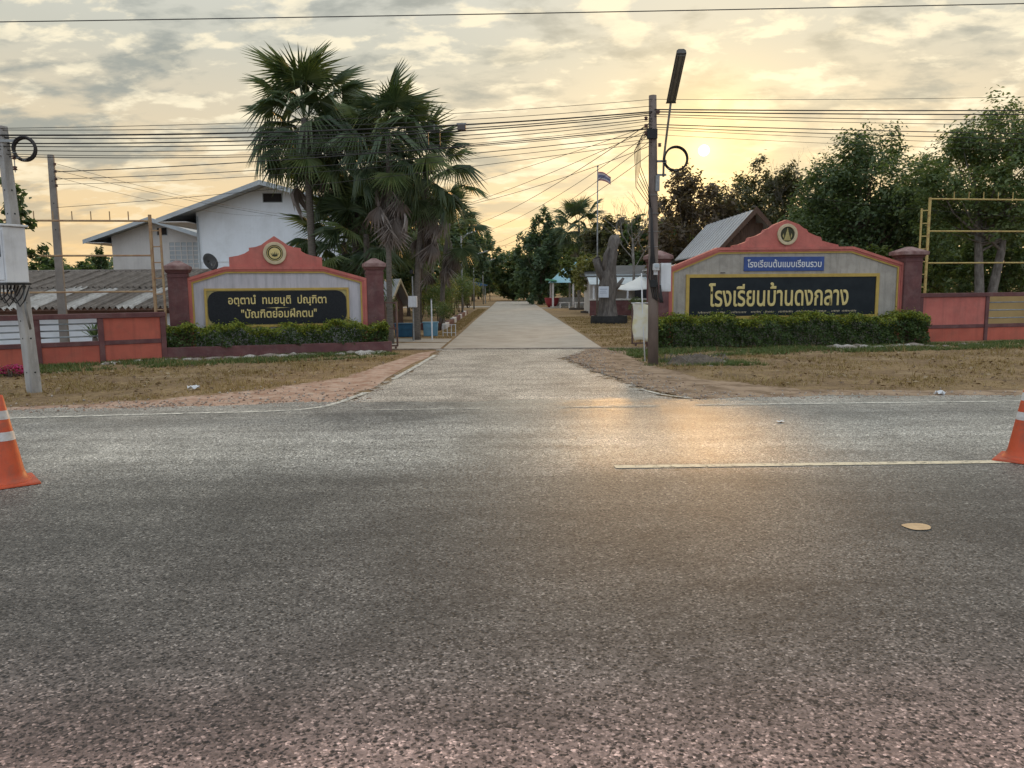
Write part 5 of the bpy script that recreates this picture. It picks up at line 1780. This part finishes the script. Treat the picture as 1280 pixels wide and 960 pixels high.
tree('broadleaf_tree', 'dense tree left of the drive behind the short palm', -4.6, 56, 6.8, 2.2, 2.0, 0.05, 8750, 0.319, LEAF_DARK, 54, 28)
tree('broadleaf_tree', 'dark tree behind the slim palms and the hut', -7.6, 46, 6.2, 3.0, 2.4, 0.05, 10000, 0.348, LEAF_DARK, 55, 28)
tree('broadleaf_tree', 'dense dark tree filling behind the palm trunks', -6.0, 36, 5.0, 2.3, 2.0, 0.03, 10000, 0.290, LEAF_DARK, 56, 28)
tree('broadleaf_tree', 'dark bushy tree beyond the corrugated shed roof', -23.6, 40, 3.6, 2.6, 2.0, 0.05, 7500, 0.290, LEAF_DARK, 57, 26)
tree('broadleaf_tree', 'small dark tree between the shed roof and the cream house', -21.6, 38, 3.2, 1.7, 1.5, 0.05, 5000, 0.261, LEAF_DARK, 58, 20)
tree('conifer', 'narrow pointed conifer beyond the shed roof', -22.0, 41.5, 4.4, 0.62, 0.6, 0.05, 3250, 0.203, LEAF_DARK, 59, 22, top_bias=0.85)
tree('broadleaf_tree', 'sparse tree reaching in beside the square cabinet pole', -9.7, 14.2, 3.9, 1.15, 1.0, 0.45, 3250, 0.131, LEAF_DARK, 60, 22, clump_r=0.22, trunk_r=0.05)
tree('young_tree', 'young yellow green tree in the ring nearer the dead trunk', 5.1, 48.8, 3.7, 1.35, 1.2, 0.33, 5250, 0.174, LEAF_YEL, 61, 24, trunk_r=0.07, bark=BARK_GREY)
tree('young_tree', 'young green tree in the ring nearer the blue pavilion', 4.9, 56.2, 4.3, 1.35, 1.2, 0.36, 5000, 0.189, leafmat('leaf_young', [(0.07, 0.10, 0.03), (0.11, 0.14, 0.04), (0.15, 0.17, 0.05)]), 62, 22, trunk_r=0.06, bark=BARK_GREY)
tree('broadleaf_tree', 'yellowish bush tree behind the coral fence', 21.0, 33.0, 4.6, 2.6, 2.0, 0.03, 8750, 0.232, LEAF_MID, 63, 26)
tree('broadleaf_tree', 'low yellow green tree behind the yellow billboard ladder', 14.2, 30.0, 3.3, 1.7, 1.4, 0.05, 6875, 0.189, leafmat('leaf_young', [(0.07, 0.10, 0.03)]), 64, 24)
tree('broadleaf_tree', 'far tree behind the classroom roof and tent canopy', 17.0, 72, 7.5, 4.5, 3, 0.04, 8750, 0.464, LEAF_DARK, 65, 30)
tree('broadleaf_tree', 'far wide tree behind the big dark tree', 27.0, 55, 8.4, 5.5, 3.5, 0.04, 11250, 0.435, LEAF_DARK, 66, 34)
tree('broadleaf_tree', 'far tree standing beyond the tall white house', -13.0, 72, 7.4, 4.8, 3, 0.04, 7500, 0.493, LEAF_BLUE, 67, 28)


tree('broadleaf_tree', 'dense far tree behind the rounded blue green tree', 8.5, 104, 9.5, 6.0, 3, 0.02, 7000, 0.5, LEAF_DARK, 68, 30)
tree('broadleaf_tree', 'dense far tree behind the tall airy tree', -10.5, 92, 9.0, 5.0, 3, 0.02, 7000, 0.45, LEAF_DARK, 69, 30)
tree('broadleaf_tree', 'dense low tree behind the hut and the flower bed', -5.6, 42, 4.2, 2.0, 1.6, 0.02, 6000, 0.24, LEAF_DARK, 70, 26)
tree('broadleaf_tree', 'low bushy tree across the drive end on the left', -5.0, 118, 6.0, 4.5, 2, 0.0, 5000, 0.5, LEAF_BLUE, 71, 26)
tree('broadleaf_tree', 'low bushy tree across the drive end on the right', 6.0, 116, 6.0, 4.5, 2, 0.0, 5000, 0.5, LEAF_DARK, 72, 26)


def far_wood():
    global rng
    rng = np.random.default_rng(77)
    P = []
    for k in range(150):
        x = -170 + 340 * (k + rng.random()) / 150
        yy = 175 + rng.uniform(-18, 18)
        h = rng.uniform(6.5, 10.5)
        w = rng.uniform(2.6, 4.2)
        n = 420
        q = rng.normal(size=(n, 3))
        q /= np.linalg.norm(q, axis=1)[:, None]
        q *= rng.uniform(0.4, 1.0, (n, 1)) ** 0.5
        P.append(q * (w, w, h / 2) + (x, yy, h / 2))
    P = np.concatenate(P)
    V, F = leaf_quads(P, 0.95)
    tag(link('far_wood', np_mesh('far_wood', V, F, LEAF_BLUE)), 'distant dark wood closing the view behind the grounds', 'wood', None, 'stuff')


far_wood()


tree('broadleaf_tree', 'mid green tree filling the gap behind the yellow billboard frame', 21.5, 40, 7.2, 3.2, 2.5, 0.1, 10000, 0.26, LEAF_MID, 73, 34)


def bare_tree(label, x, y, h, seed):
    root = thing('bare_tree', label, 'tree', (x, y, 0))
    r = random.Random(seed)
    tr, br = MB(), MB()
    tr.tube([(0, 0, -.05), (0.05, 0, h * .35), (-.05, 0, h * .6)], [.09, .07, .045], 8)

    def grow(p, d, ln, rad, lv):
        q = p + d * ln
        m = p.lerp(q, .5) + Vector((r.uniform(-1, 1), r.uniform(-1, 1), r.uniform(-.3, .6))) * ln * .1
        br.tube([p, m, q], [rad, rad * .75, rad * .5], 4, cap=False)
        if lv:
            for _ in range(3):
                nd = (d + Vector((r.uniform(-1, 1), r.uniform(-1, 1), r.uniform(-.1, .8))) * .75).normalized()
                grow(p.lerp(q, r.uniform(.5, 1)), nd, ln * r.uniform(.5, .75), rad * .55, lv - 1)
    for k in range(6):
        a = k * 1.05 + r.random()
        grow(Vector((0, 0, h * (.35 + .045 * k))), Vector((math.cos(a) * .7, math.sin(a) * .7, .9)).normalized(), h * .26, .032, 3)
    tr.build('trunk', BARK_GREY, root, smooth=True)
    tag(br.build('branches', BARK_GREY, root), kind='stuff')


bare_tree('leafless twiggy tree behind the gate next to the dark pole', 6.6, 42.0, 7.0, 5)
bare_tree('leafless twiggy tree showing above the airy rounded tree', 17.2, 47.0, 9.6, 8)

# shrubs and clipped bushes
sh_l = [(-2.75, 29.2, 0.0, 1.15, .62, .6, 1800, .07, LEAF_MID, True, 'clipped green ball shrub by the white marker post'),
        (-3.05, 33.0, 0.1, 1.75, .75, .7, 2600, .08, LEAF_MID, True, 'rounded clipped shrub in the near end of the flower bed'),
        (-3.2, 38.5, 0.1, 2.1, .7, .7, 2400, .09, LEAF_YEL, False, 'yellow leaved croton shrub in the flower bed'),
        (-3.2, 43.0, 0.1, 2.3, .8, .8, 2600, .10, LEAF_MID, True, 'tall clipped shrub in the far end of the flower bed'),
        (-3.3, 49.5, 0.0, 2.9, .9, .9, 3000, .12, LEAF_MID, False, 'bushy shrub just past the flower bed'),
        (-4.2, 35.5, 0.1, 2.4, .8, .8, 2400, .10, LEAF_YEL, False, 'tall yellow flecked croton at the back of the flower bed'),
        (-3.6, 64.0, 0.0, 2.6, 1.1, 1.0, 2600, .14, LEAF_YEL, False, 'pale green shrub by the far drive'),
        (-4.6, 27.4, 0.0, 1.4, .7, .6, 1800, .08, LEAF_DARK, False, 'dark shrub in the shade behind the blue tubs'),
        (-5.6, 22.6, 0.0, 1.2, .8, .6, 1800, .08, LEAF_DARK, False, 'dark shrub behind the motto sign wall'),
        (5.9, 47.0, 0.0, 1.5, .55, .5, 1800, .09, LEAF_DARK, False, 'upright dark shrub between the young trees and the canopy'),
        (6.9, 41.8, 0.0, 1.1, .6, .5, 1200, .08, LEAF_MID, False, 'small green shrub under the edge of the white canopy')]
for i, (x, yy, z0, h, rx, ry, n, lf, m_, ball, lab) in enumerate(sh_l):
    shrub('shrub', lab, x, yy, z0, h, rx, ry, n, lf, m_, 80 + i, ball=ball)
shrub('flowering_shrub', 'pink flowering bougainvillea at the foot of the orange fence', -9.35, 14.3, 0, 0.22, .45, .25, 700, .06, leafmat('pink_bract', [(0.45, 0.03, 0.16), (0.55, 0.06, 0.22), (0.10, 0.14, 0.04)]), 99, cat='shrub')

# spiky agave seen through the open fence section
ag = thing('agave_plant', 'spiky green agave plant seen through the fence pipes', 'plant', (-9.75, 18.0, 0))
MB().tube([(0, 0, -.05), (0, 0, .5)], [.07, .06], 8).build('stem', BARK_GREY, ag)
rr = random.Random(3)
for k in range(26):
    az = k * 2.4
    el = R(rr.uniform(-15, 75))
    ln = rr.uniform(0.4, 0.62)
    d = Vector((math.cos(az) * math.cos(el), math.sin(az) * math.cos(el), math.sin(el)))
    s = d.cross(Vector((0, 0, 1))).normalized() * 0.028
    b0 = Vector((0, 0, .48))
    m1 = b0 + d * ln * .55 + Vector((0, 0, .03))
    e1 = b0 + d * ln - Vector((0, 0, .08))
    MB().add([b0 - s * .6, b0 + s * .6, m1 - s, m1 + s, e1], [(0, 1, 3, 2), (2, 3, 4)]).build('leaf', LEAF_BLUE, ag)

# ------------------------------------------------------------------ rubble, litter and grass
M_STONE = mat('rubble_stone', (0.34, 0.29, 0.24), (0.22, 0.18, 0.15), scale=6, rough=0.9, bump=0.5, bscale=20)
M_STONE2 = mat('rubble_pale', (0.50, 0.46, 0.41), (0.36, 0.32, 0.28), scale=6, rough=0.9)


def rock_mesh(seed, material):
    r = random.Random(seed)
    V = []
    for (a, b, c) in ((-1, -1, 0), (1, -1, 0), (1, 1, 0), (-1, 1, 0), (-.8, -.8, .8), (.8, -.8, .7), (.7, .8, .9), (-.8, .7, .7), (0, 0, 1.1), (0, -1.2, .4), (1.2, 0, .4)):
        V.append((a + r.uniform(-.25, .25), b + r.uniform(-.25, .25), c * .7 + r.uniform(-.1, .1)))
    F = [(0, 3, 2, 1), (0, 1, 9), (1, 5, 9), (5, 4, 9), (4, 0, 9), (1, 2, 10), (2, 6, 10), (6, 5, 10), (5, 1, 10), (2, 3, 7, 6), (3, 0, 4, 7), (4, 5, 8), (5, 6, 8), (6, 7, 8), (7, 4, 8)]
    return MB().add(V, F).mesh('stone', material)


ROCKS = [rock_mesh(i, M_STONE if i < 3 else M_STONE2) for i in range(5)]
rr = random.Random(12)


def stones(label, group, fn, n, smin, smax):
    for k in range(n):
        x, yy = fn(k)
        s = rr.uniform(smin, smax)
        o = link('stone', ROCKS[rr.randrange(5)], None, (x, yy, -0.01), (0, 0, rr.uniform(0, 6)))
        o.scale = (s * rr.uniform(.8, 1.6), s, s * rr.uniform(.7, 1.15))
        tag(o, label, 'stone', group)


def along(p0, rz, ua, ub, ya, yb):
    def f(k):
        u, v_ = rr.uniform(ua, ub), rr.uniform(ya, yb)
        return (p0[0] + u * math.cos(rz) - v_ * math.sin(rz), p0[1] + u * math.sin(rz) + v_ * math.cos(rz))
    return f


stones('rough stone lying along the maroon planter kerb', 'stones along the planter kerb', along((-8.05, 18.6), RZL, -0.2, 4.9, -1.35, -0.95), 34, .06, .14)
stones('rough stone lying at the foot of the orange fence', 'stones along the orange fence', along((-10.6, 15.95), math.atan2(1.8, 2.63), 1.2, 3.2, -0.55, -0.12), 22, .04, .10)
stones('rough stone lying in front of the long hedge', 'stones in front of the long hedge', along((3.95, 20.1), RZR, 3.2, 8.2, -1.7, -1.05), 32, .06, .15)
stones('stone in the rubble heap beside the dark pole', 'stones of the rubble heap', lambda k: (3.75 + rr.gauss(0, .32), 15.6 + rr.gauss(0, .16)), 22, .03, .075)
md = thing('rubble_heap', 'low heap of earth and dead twigs beside the dark pole', 'heap', (3.75, 15.6, 0))
V, F = [], []
for j in range(9):
    for i in range(15):
        a, b = i / 14 * 2 - 1, j / 8 * 2 - 1
        V.append((a * .62, b * .3, max(0, 1 - a * a - b * b) ** .6 * .17 * (1 + .35 * math.sin(9 * a + 5 * b)) - 0.01))
F = [(j * 15 + i, j * 15 + i + 1, (j + 1) * 15 + i + 1, (j + 1) * 15 + i) for j in range(8) for i in range(14)]
MB().add(V, F).build('earth', mat('dark_earth', (0.10, 0.08, 0.06), (0.16, 0.13, 0.10), scale=9, rough=0.95, bump=.8, bscale=25), md)
for k in range(28):
    a = rr.uniform(0, 6.3)
    x0, y0 = rr.gauss(0, .3), rr.gauss(0, .13)
    ln = rr.uniform(.15, .4)
    MB().tube([(x0, y0, .08), (x0 + ln * .5 * math.cos(a), y0 + ln * .3 * math.sin(a), .17 + rr.uniform(0, .05)), (x0 + ln * math.cos(a), y0 + ln * .5 * math.sin(a), .07)], .006, 5).build('twig', BARK_GREY, md)
for x, yy, s, lab in ((-5.05, 12.1, .09, 'crumpled white scrap of litter on the brown verge'), (6.05, 10.75, .07, 'pale scrap of litter at the edge of the asphalt'), (3.05, 8.62, .05, 'flat pale scrap of paper lying on the far lane')):
    V, F = [], []
    for j in range(4):
        for i in range(5):
            V.append(((i - 2) * s * .5, (j - 1.5) * s * .5, (0.008 if s < .06 else 0.035) * (1 + math.sin(i * 2.1 + j * 3.7)) + 0.004))
    F = [(j * 5 + i, j * 5 + i + 1, (j + 1) * 5 + i + 1, (j + 1) * 5 + i) for j in range(3) for i in range(4)]
    tag(MB().add(V, F).build('litter', M_WHITE, None, (x, yy, 0.018 if s < .06 else 0.008), (0, 0, .5)), lab, 'litter')


def in_poly(P, poly):
    x, yy = P[:, 0], P[:, 1]
    ins = np.zeros(len(P), bool)
    j = len(poly) - 1
    for i in range(len(poly)):
        xi, yi = poly[i]; xj, yj = poly[j]
        c = ((yi > yy) != (yj > yy)) & (x < (xj - xi) * (yy - yi) / (yj - yi + 1e-12) + xi)
        ins ^= c
        j = i
    return ins


def grass(name, label, poly, n, h, w, material, seed, clumpy=0.6, cut=0.45):
    r = np.random.default_rng(seed)
    xs_ = [p[0] for p in poly]; ys_ = [p[1] for p in poly]
    P = np.stack([r.uniform(min(xs_), max(xs_), n * 3), r.uniform(min(ys_), max(ys_), n * 3)], 1)
    P = P[in_poly(P, poly)]
    # patchy cover
    f = 0.5 + 0.25 * np.sin(P[:, 0] * 2.3 + 1.7 * np.sin(P[:, 1] * 1.9)) + 0.25 * np.sin(P[:, 1] * 3.1 + 1.3 * np.sin(P[:, 0] * 2.7 + seed))
    P = P[r.random(len(P)) < np.clip(f * 1.4 - clumpy * .4, 0.04, 1)][:n]
    n = len(P)
    B = 3
    P = np.repeat(P, B, 0) + r.normal(size=(n * B, 2)) * 0.015
    N_ = len(P)
    a = r.uniform(0, 2 * np.pi, N_)
    hh = h * r.uniform(0.35, 1.2, N_)
    ln = hh * r.uniform(0.3, 1.1, N_)
    d = np.stack([np.cos(a), np.sin(a)], 1)
    s = np.stack([-np.sin(a), np.cos(a)], 1) * w
    V = np.zeros((N_, 3, 3))
    V[:, 0, :2] = P - s; V[:, 1, :2] = P + s
    V[:, 0, 2] = V[:, 1, 2] = -0.004
    V[:, 2, :2] = P + d * ln[:, None]
    V[:, 2, 2] = hh
    me = np_mesh(name, V.reshape(-1, 3), np.arange(N_ * 3).reshape(-1, 3), material)
    return tag(link(name, me), label, 'grass', None, 'stuff')


def leaf_litter(name, label, poly, n, seed):
    global rng
    rng = np.random.default_rng(seed)
    xs_ = [p[0] for p in poly]; ys_ = [p[1] for p in poly]
    P = np.stack([rng.uniform(min(xs_), max(xs_), n), rng.uniform(min(ys_), max(ys_), n), np.full(n, 0.03)], 1)
    P = P[in_poly(P, poly)]
    V, F = leaf_quads(P, 0.09, up=1.5, aspect=0.6)
    tag(link(name, np_mesh(name, V, F, leafmat('litter_leaf', [(0.09, 0.055, 0.03), (0.22, 0.14, 0.07), (0.34, 0.26, 0.16), (0.14, 0.08, 0.045)], 0.05, 0.8))), label, 'leaf litter', None, 'stuff')


leaf_litter('leaf_litter', 'fallen brown leaves scattered over the verge by the motto sign', [(-12, 10.5), (-5, 11.5), (-2.6, 15), (-2.6, 18.8), (-8, 17.4), (-12, 14.5)], 900, 5)
leaf_litter('leaf_litter', 'fallen brown leaves scattered over the verge by the name sign', [(3, 18.8), (2.9, 15), (4, 12), (6, 11.3), (18, 11.4), (18, 21), (11.8, 20)], 1500, 6)
def gravel(label, fn, n, smin, smax, seed):
    r = np.random.default_rng(seed)
    P = np.array([fn(r) for _ in range(n)])
    base = np.array([(1, 0, 0), (0, 1, 0), (-1, 0, 0), (0, -1, 0), (0, 0, 0.9), (0, 0, -0.4)])
    tri = np.array([(0, 1, 4), (1, 2, 4), (2, 3, 4), (3, 0, 4), (1, 0, 5), (2, 1, 5), (3, 2, 5), (0, 3, 5)])
    sz = r.uniform(smin, smax, (n, 1, 1)) * r.uniform(0.6, 1.4, (n, 6, 3))
    V = base[None] * sz
    V[:, :, :2] += P[:, None, :2]
    V[:, :, 2] += P[:, None, 2]
    F = (tri[None] + 6 * np.arange(n)[:, None, None]).reshape(-1, 3)
    m_ = leafmat('gravel_stone', [(0.20, 0.13, 0.09), (0.36, 0.25, 0.18), (0.30, 0.27, 0.24), (0.48, 0.40, 0.32)], 0.0, 0.9)
    tag(link('gravel', np_mesh('gravel', V.reshape(-1, 3), F, m_)), label, 'gravel', None, 'stuff')


def on_left(r):
    x = r.uniform(-11, -2.0)
    y0 = far_edge(x) - 0.25 if x < -2.6 else 10.2
    return (x + 0.2 * (r.random() - .5), y0 + abs(r.normal()) * (0.45 if x < -4.5 else 1.1), 0.012)


def on_right(r):
    if r.random() < 0.45:
        yy = r.uniform(10.6, 19.2)
        xl = np.interp(yy, [10.7, 12.4, 14.4, 16.9, 20.0], [2.45, 2.0, 1.6, 1.28, 2.35])
        return (xl - 0.15 + abs(r.normal()) * 0.5, yy, 0.018)
    x = r.uniform(2.4, 18)
    return (x, far_edge(x) - 0.2 + abs(r.normal()) * 0.35, 0.014)


gravel('loose gravel strewn along the dirt edge before the motto sign', on_left, 1600, .006, .024, 3)
gravel('loose gravel strewn along the dirt edge before the name sign', on_right, 1900, .006, .024, 4)
G_DRY = leafmat('dry_grass', [(0.26, 0.18, 0.075), (0.36, 0.26, 0.12), (0.20, 0.125, 0.06), (0.30, 0.24, 0.09)], 0.15, 0.8)
G_GREEN = leafmat('green_grass', [(0.06, 0.095, 0.025), (0.095, 0.135, 0.035), (0.15, 0.165, 0.06)], 0.2, 0.7)
grass('dry_grass', 'short dry grass on the verge before the motto sign', [(-13, 9.5), (-9.5, 10.2), (-6.8, 10.5), (-5.2, 11.1), (-4.0, 12.1), (-2.95, 13.7), (-2.4, 18.5), (-3.2, 19.0), (-8.3, 17.6), (-10.6, 15.7), (-13.5, 14)], 15000, .05, .006, G_DRY, 1, 1.1)
grass('green_grass', 'greener grass along the planter and orange fence', [(-13, 12.6), (-10.0, 14.0), (-7.8, 15.5), (-3.4, 17.4), (-2.7, 18.6), (-3.3, 19.2), (-8.2, 17.5), (-10.7, 15.8), (-13.5, 14)], 20000, .08, .009, G_GREEN, 2)
grass('dry_grass', 'short dry grass on the verge before the name sign', [(2.9, 18.8), (2.8, 15.0), (3.9, 12.0), (5.0, 11.3), (14, 11.35), (22, 11.6), (22, 21.5), (11.8, 20.0), (4, 19.2)], 22000, .05, .006, G_DRY, 3, 1.1)
grass('green_grass', 'greener grass along the foot of the long hedge', [(2.4, 19.4), (2.7, 17.0), (4.5, 17.2), (12, 18.6), (20, 19.6), (20, 22.5), (11.5, 20.3), (4, 19.15)], 26000, .085, .009, G_GREEN, 4)
grass('green_grass', 'weedy grass around the rubble heap by the dark pole', [(2.6, 15.1), (5.2, 15.1), (5.2, 16.4), (2.6, 16.4)], 1500, .08, .007, G_GREEN, 5)
grass('weed_tuft', 'taller straw coloured tufts on the verge by the name sign', [(3.2, 18.6), (3.1, 13.5), (5, 11.5), (20, 11.6), (20, 20), (11, 19.4)], 700, .15, .008, G_DRY, 8, 1.2)
grass('weed_tuft', 'taller straw coloured tufts on the verge by the motto sign', [(-12, 10.4), (-5, 11.6), (-3, 14.5), (-3, 18.2), (-8, 17), (-12, 14)], 500, .15, .008, G_DRY, 9, 1.2)
grass('dry_grass', 'dry lawn inside the gate right of the drive', [(2.45, 20.6), (9, 21.5), (10, 42), (2.5, 42)], 12000, .06, .009, G_DRY, 6, .3)
grass('dry_grass', 'dry grass inside the gate left of the drive', [(-1.95, 24.6), (-2.6, 24.6), (-2.6, 60), (-1.95, 60)], 4000, .06, .009, G_DRY, 7)
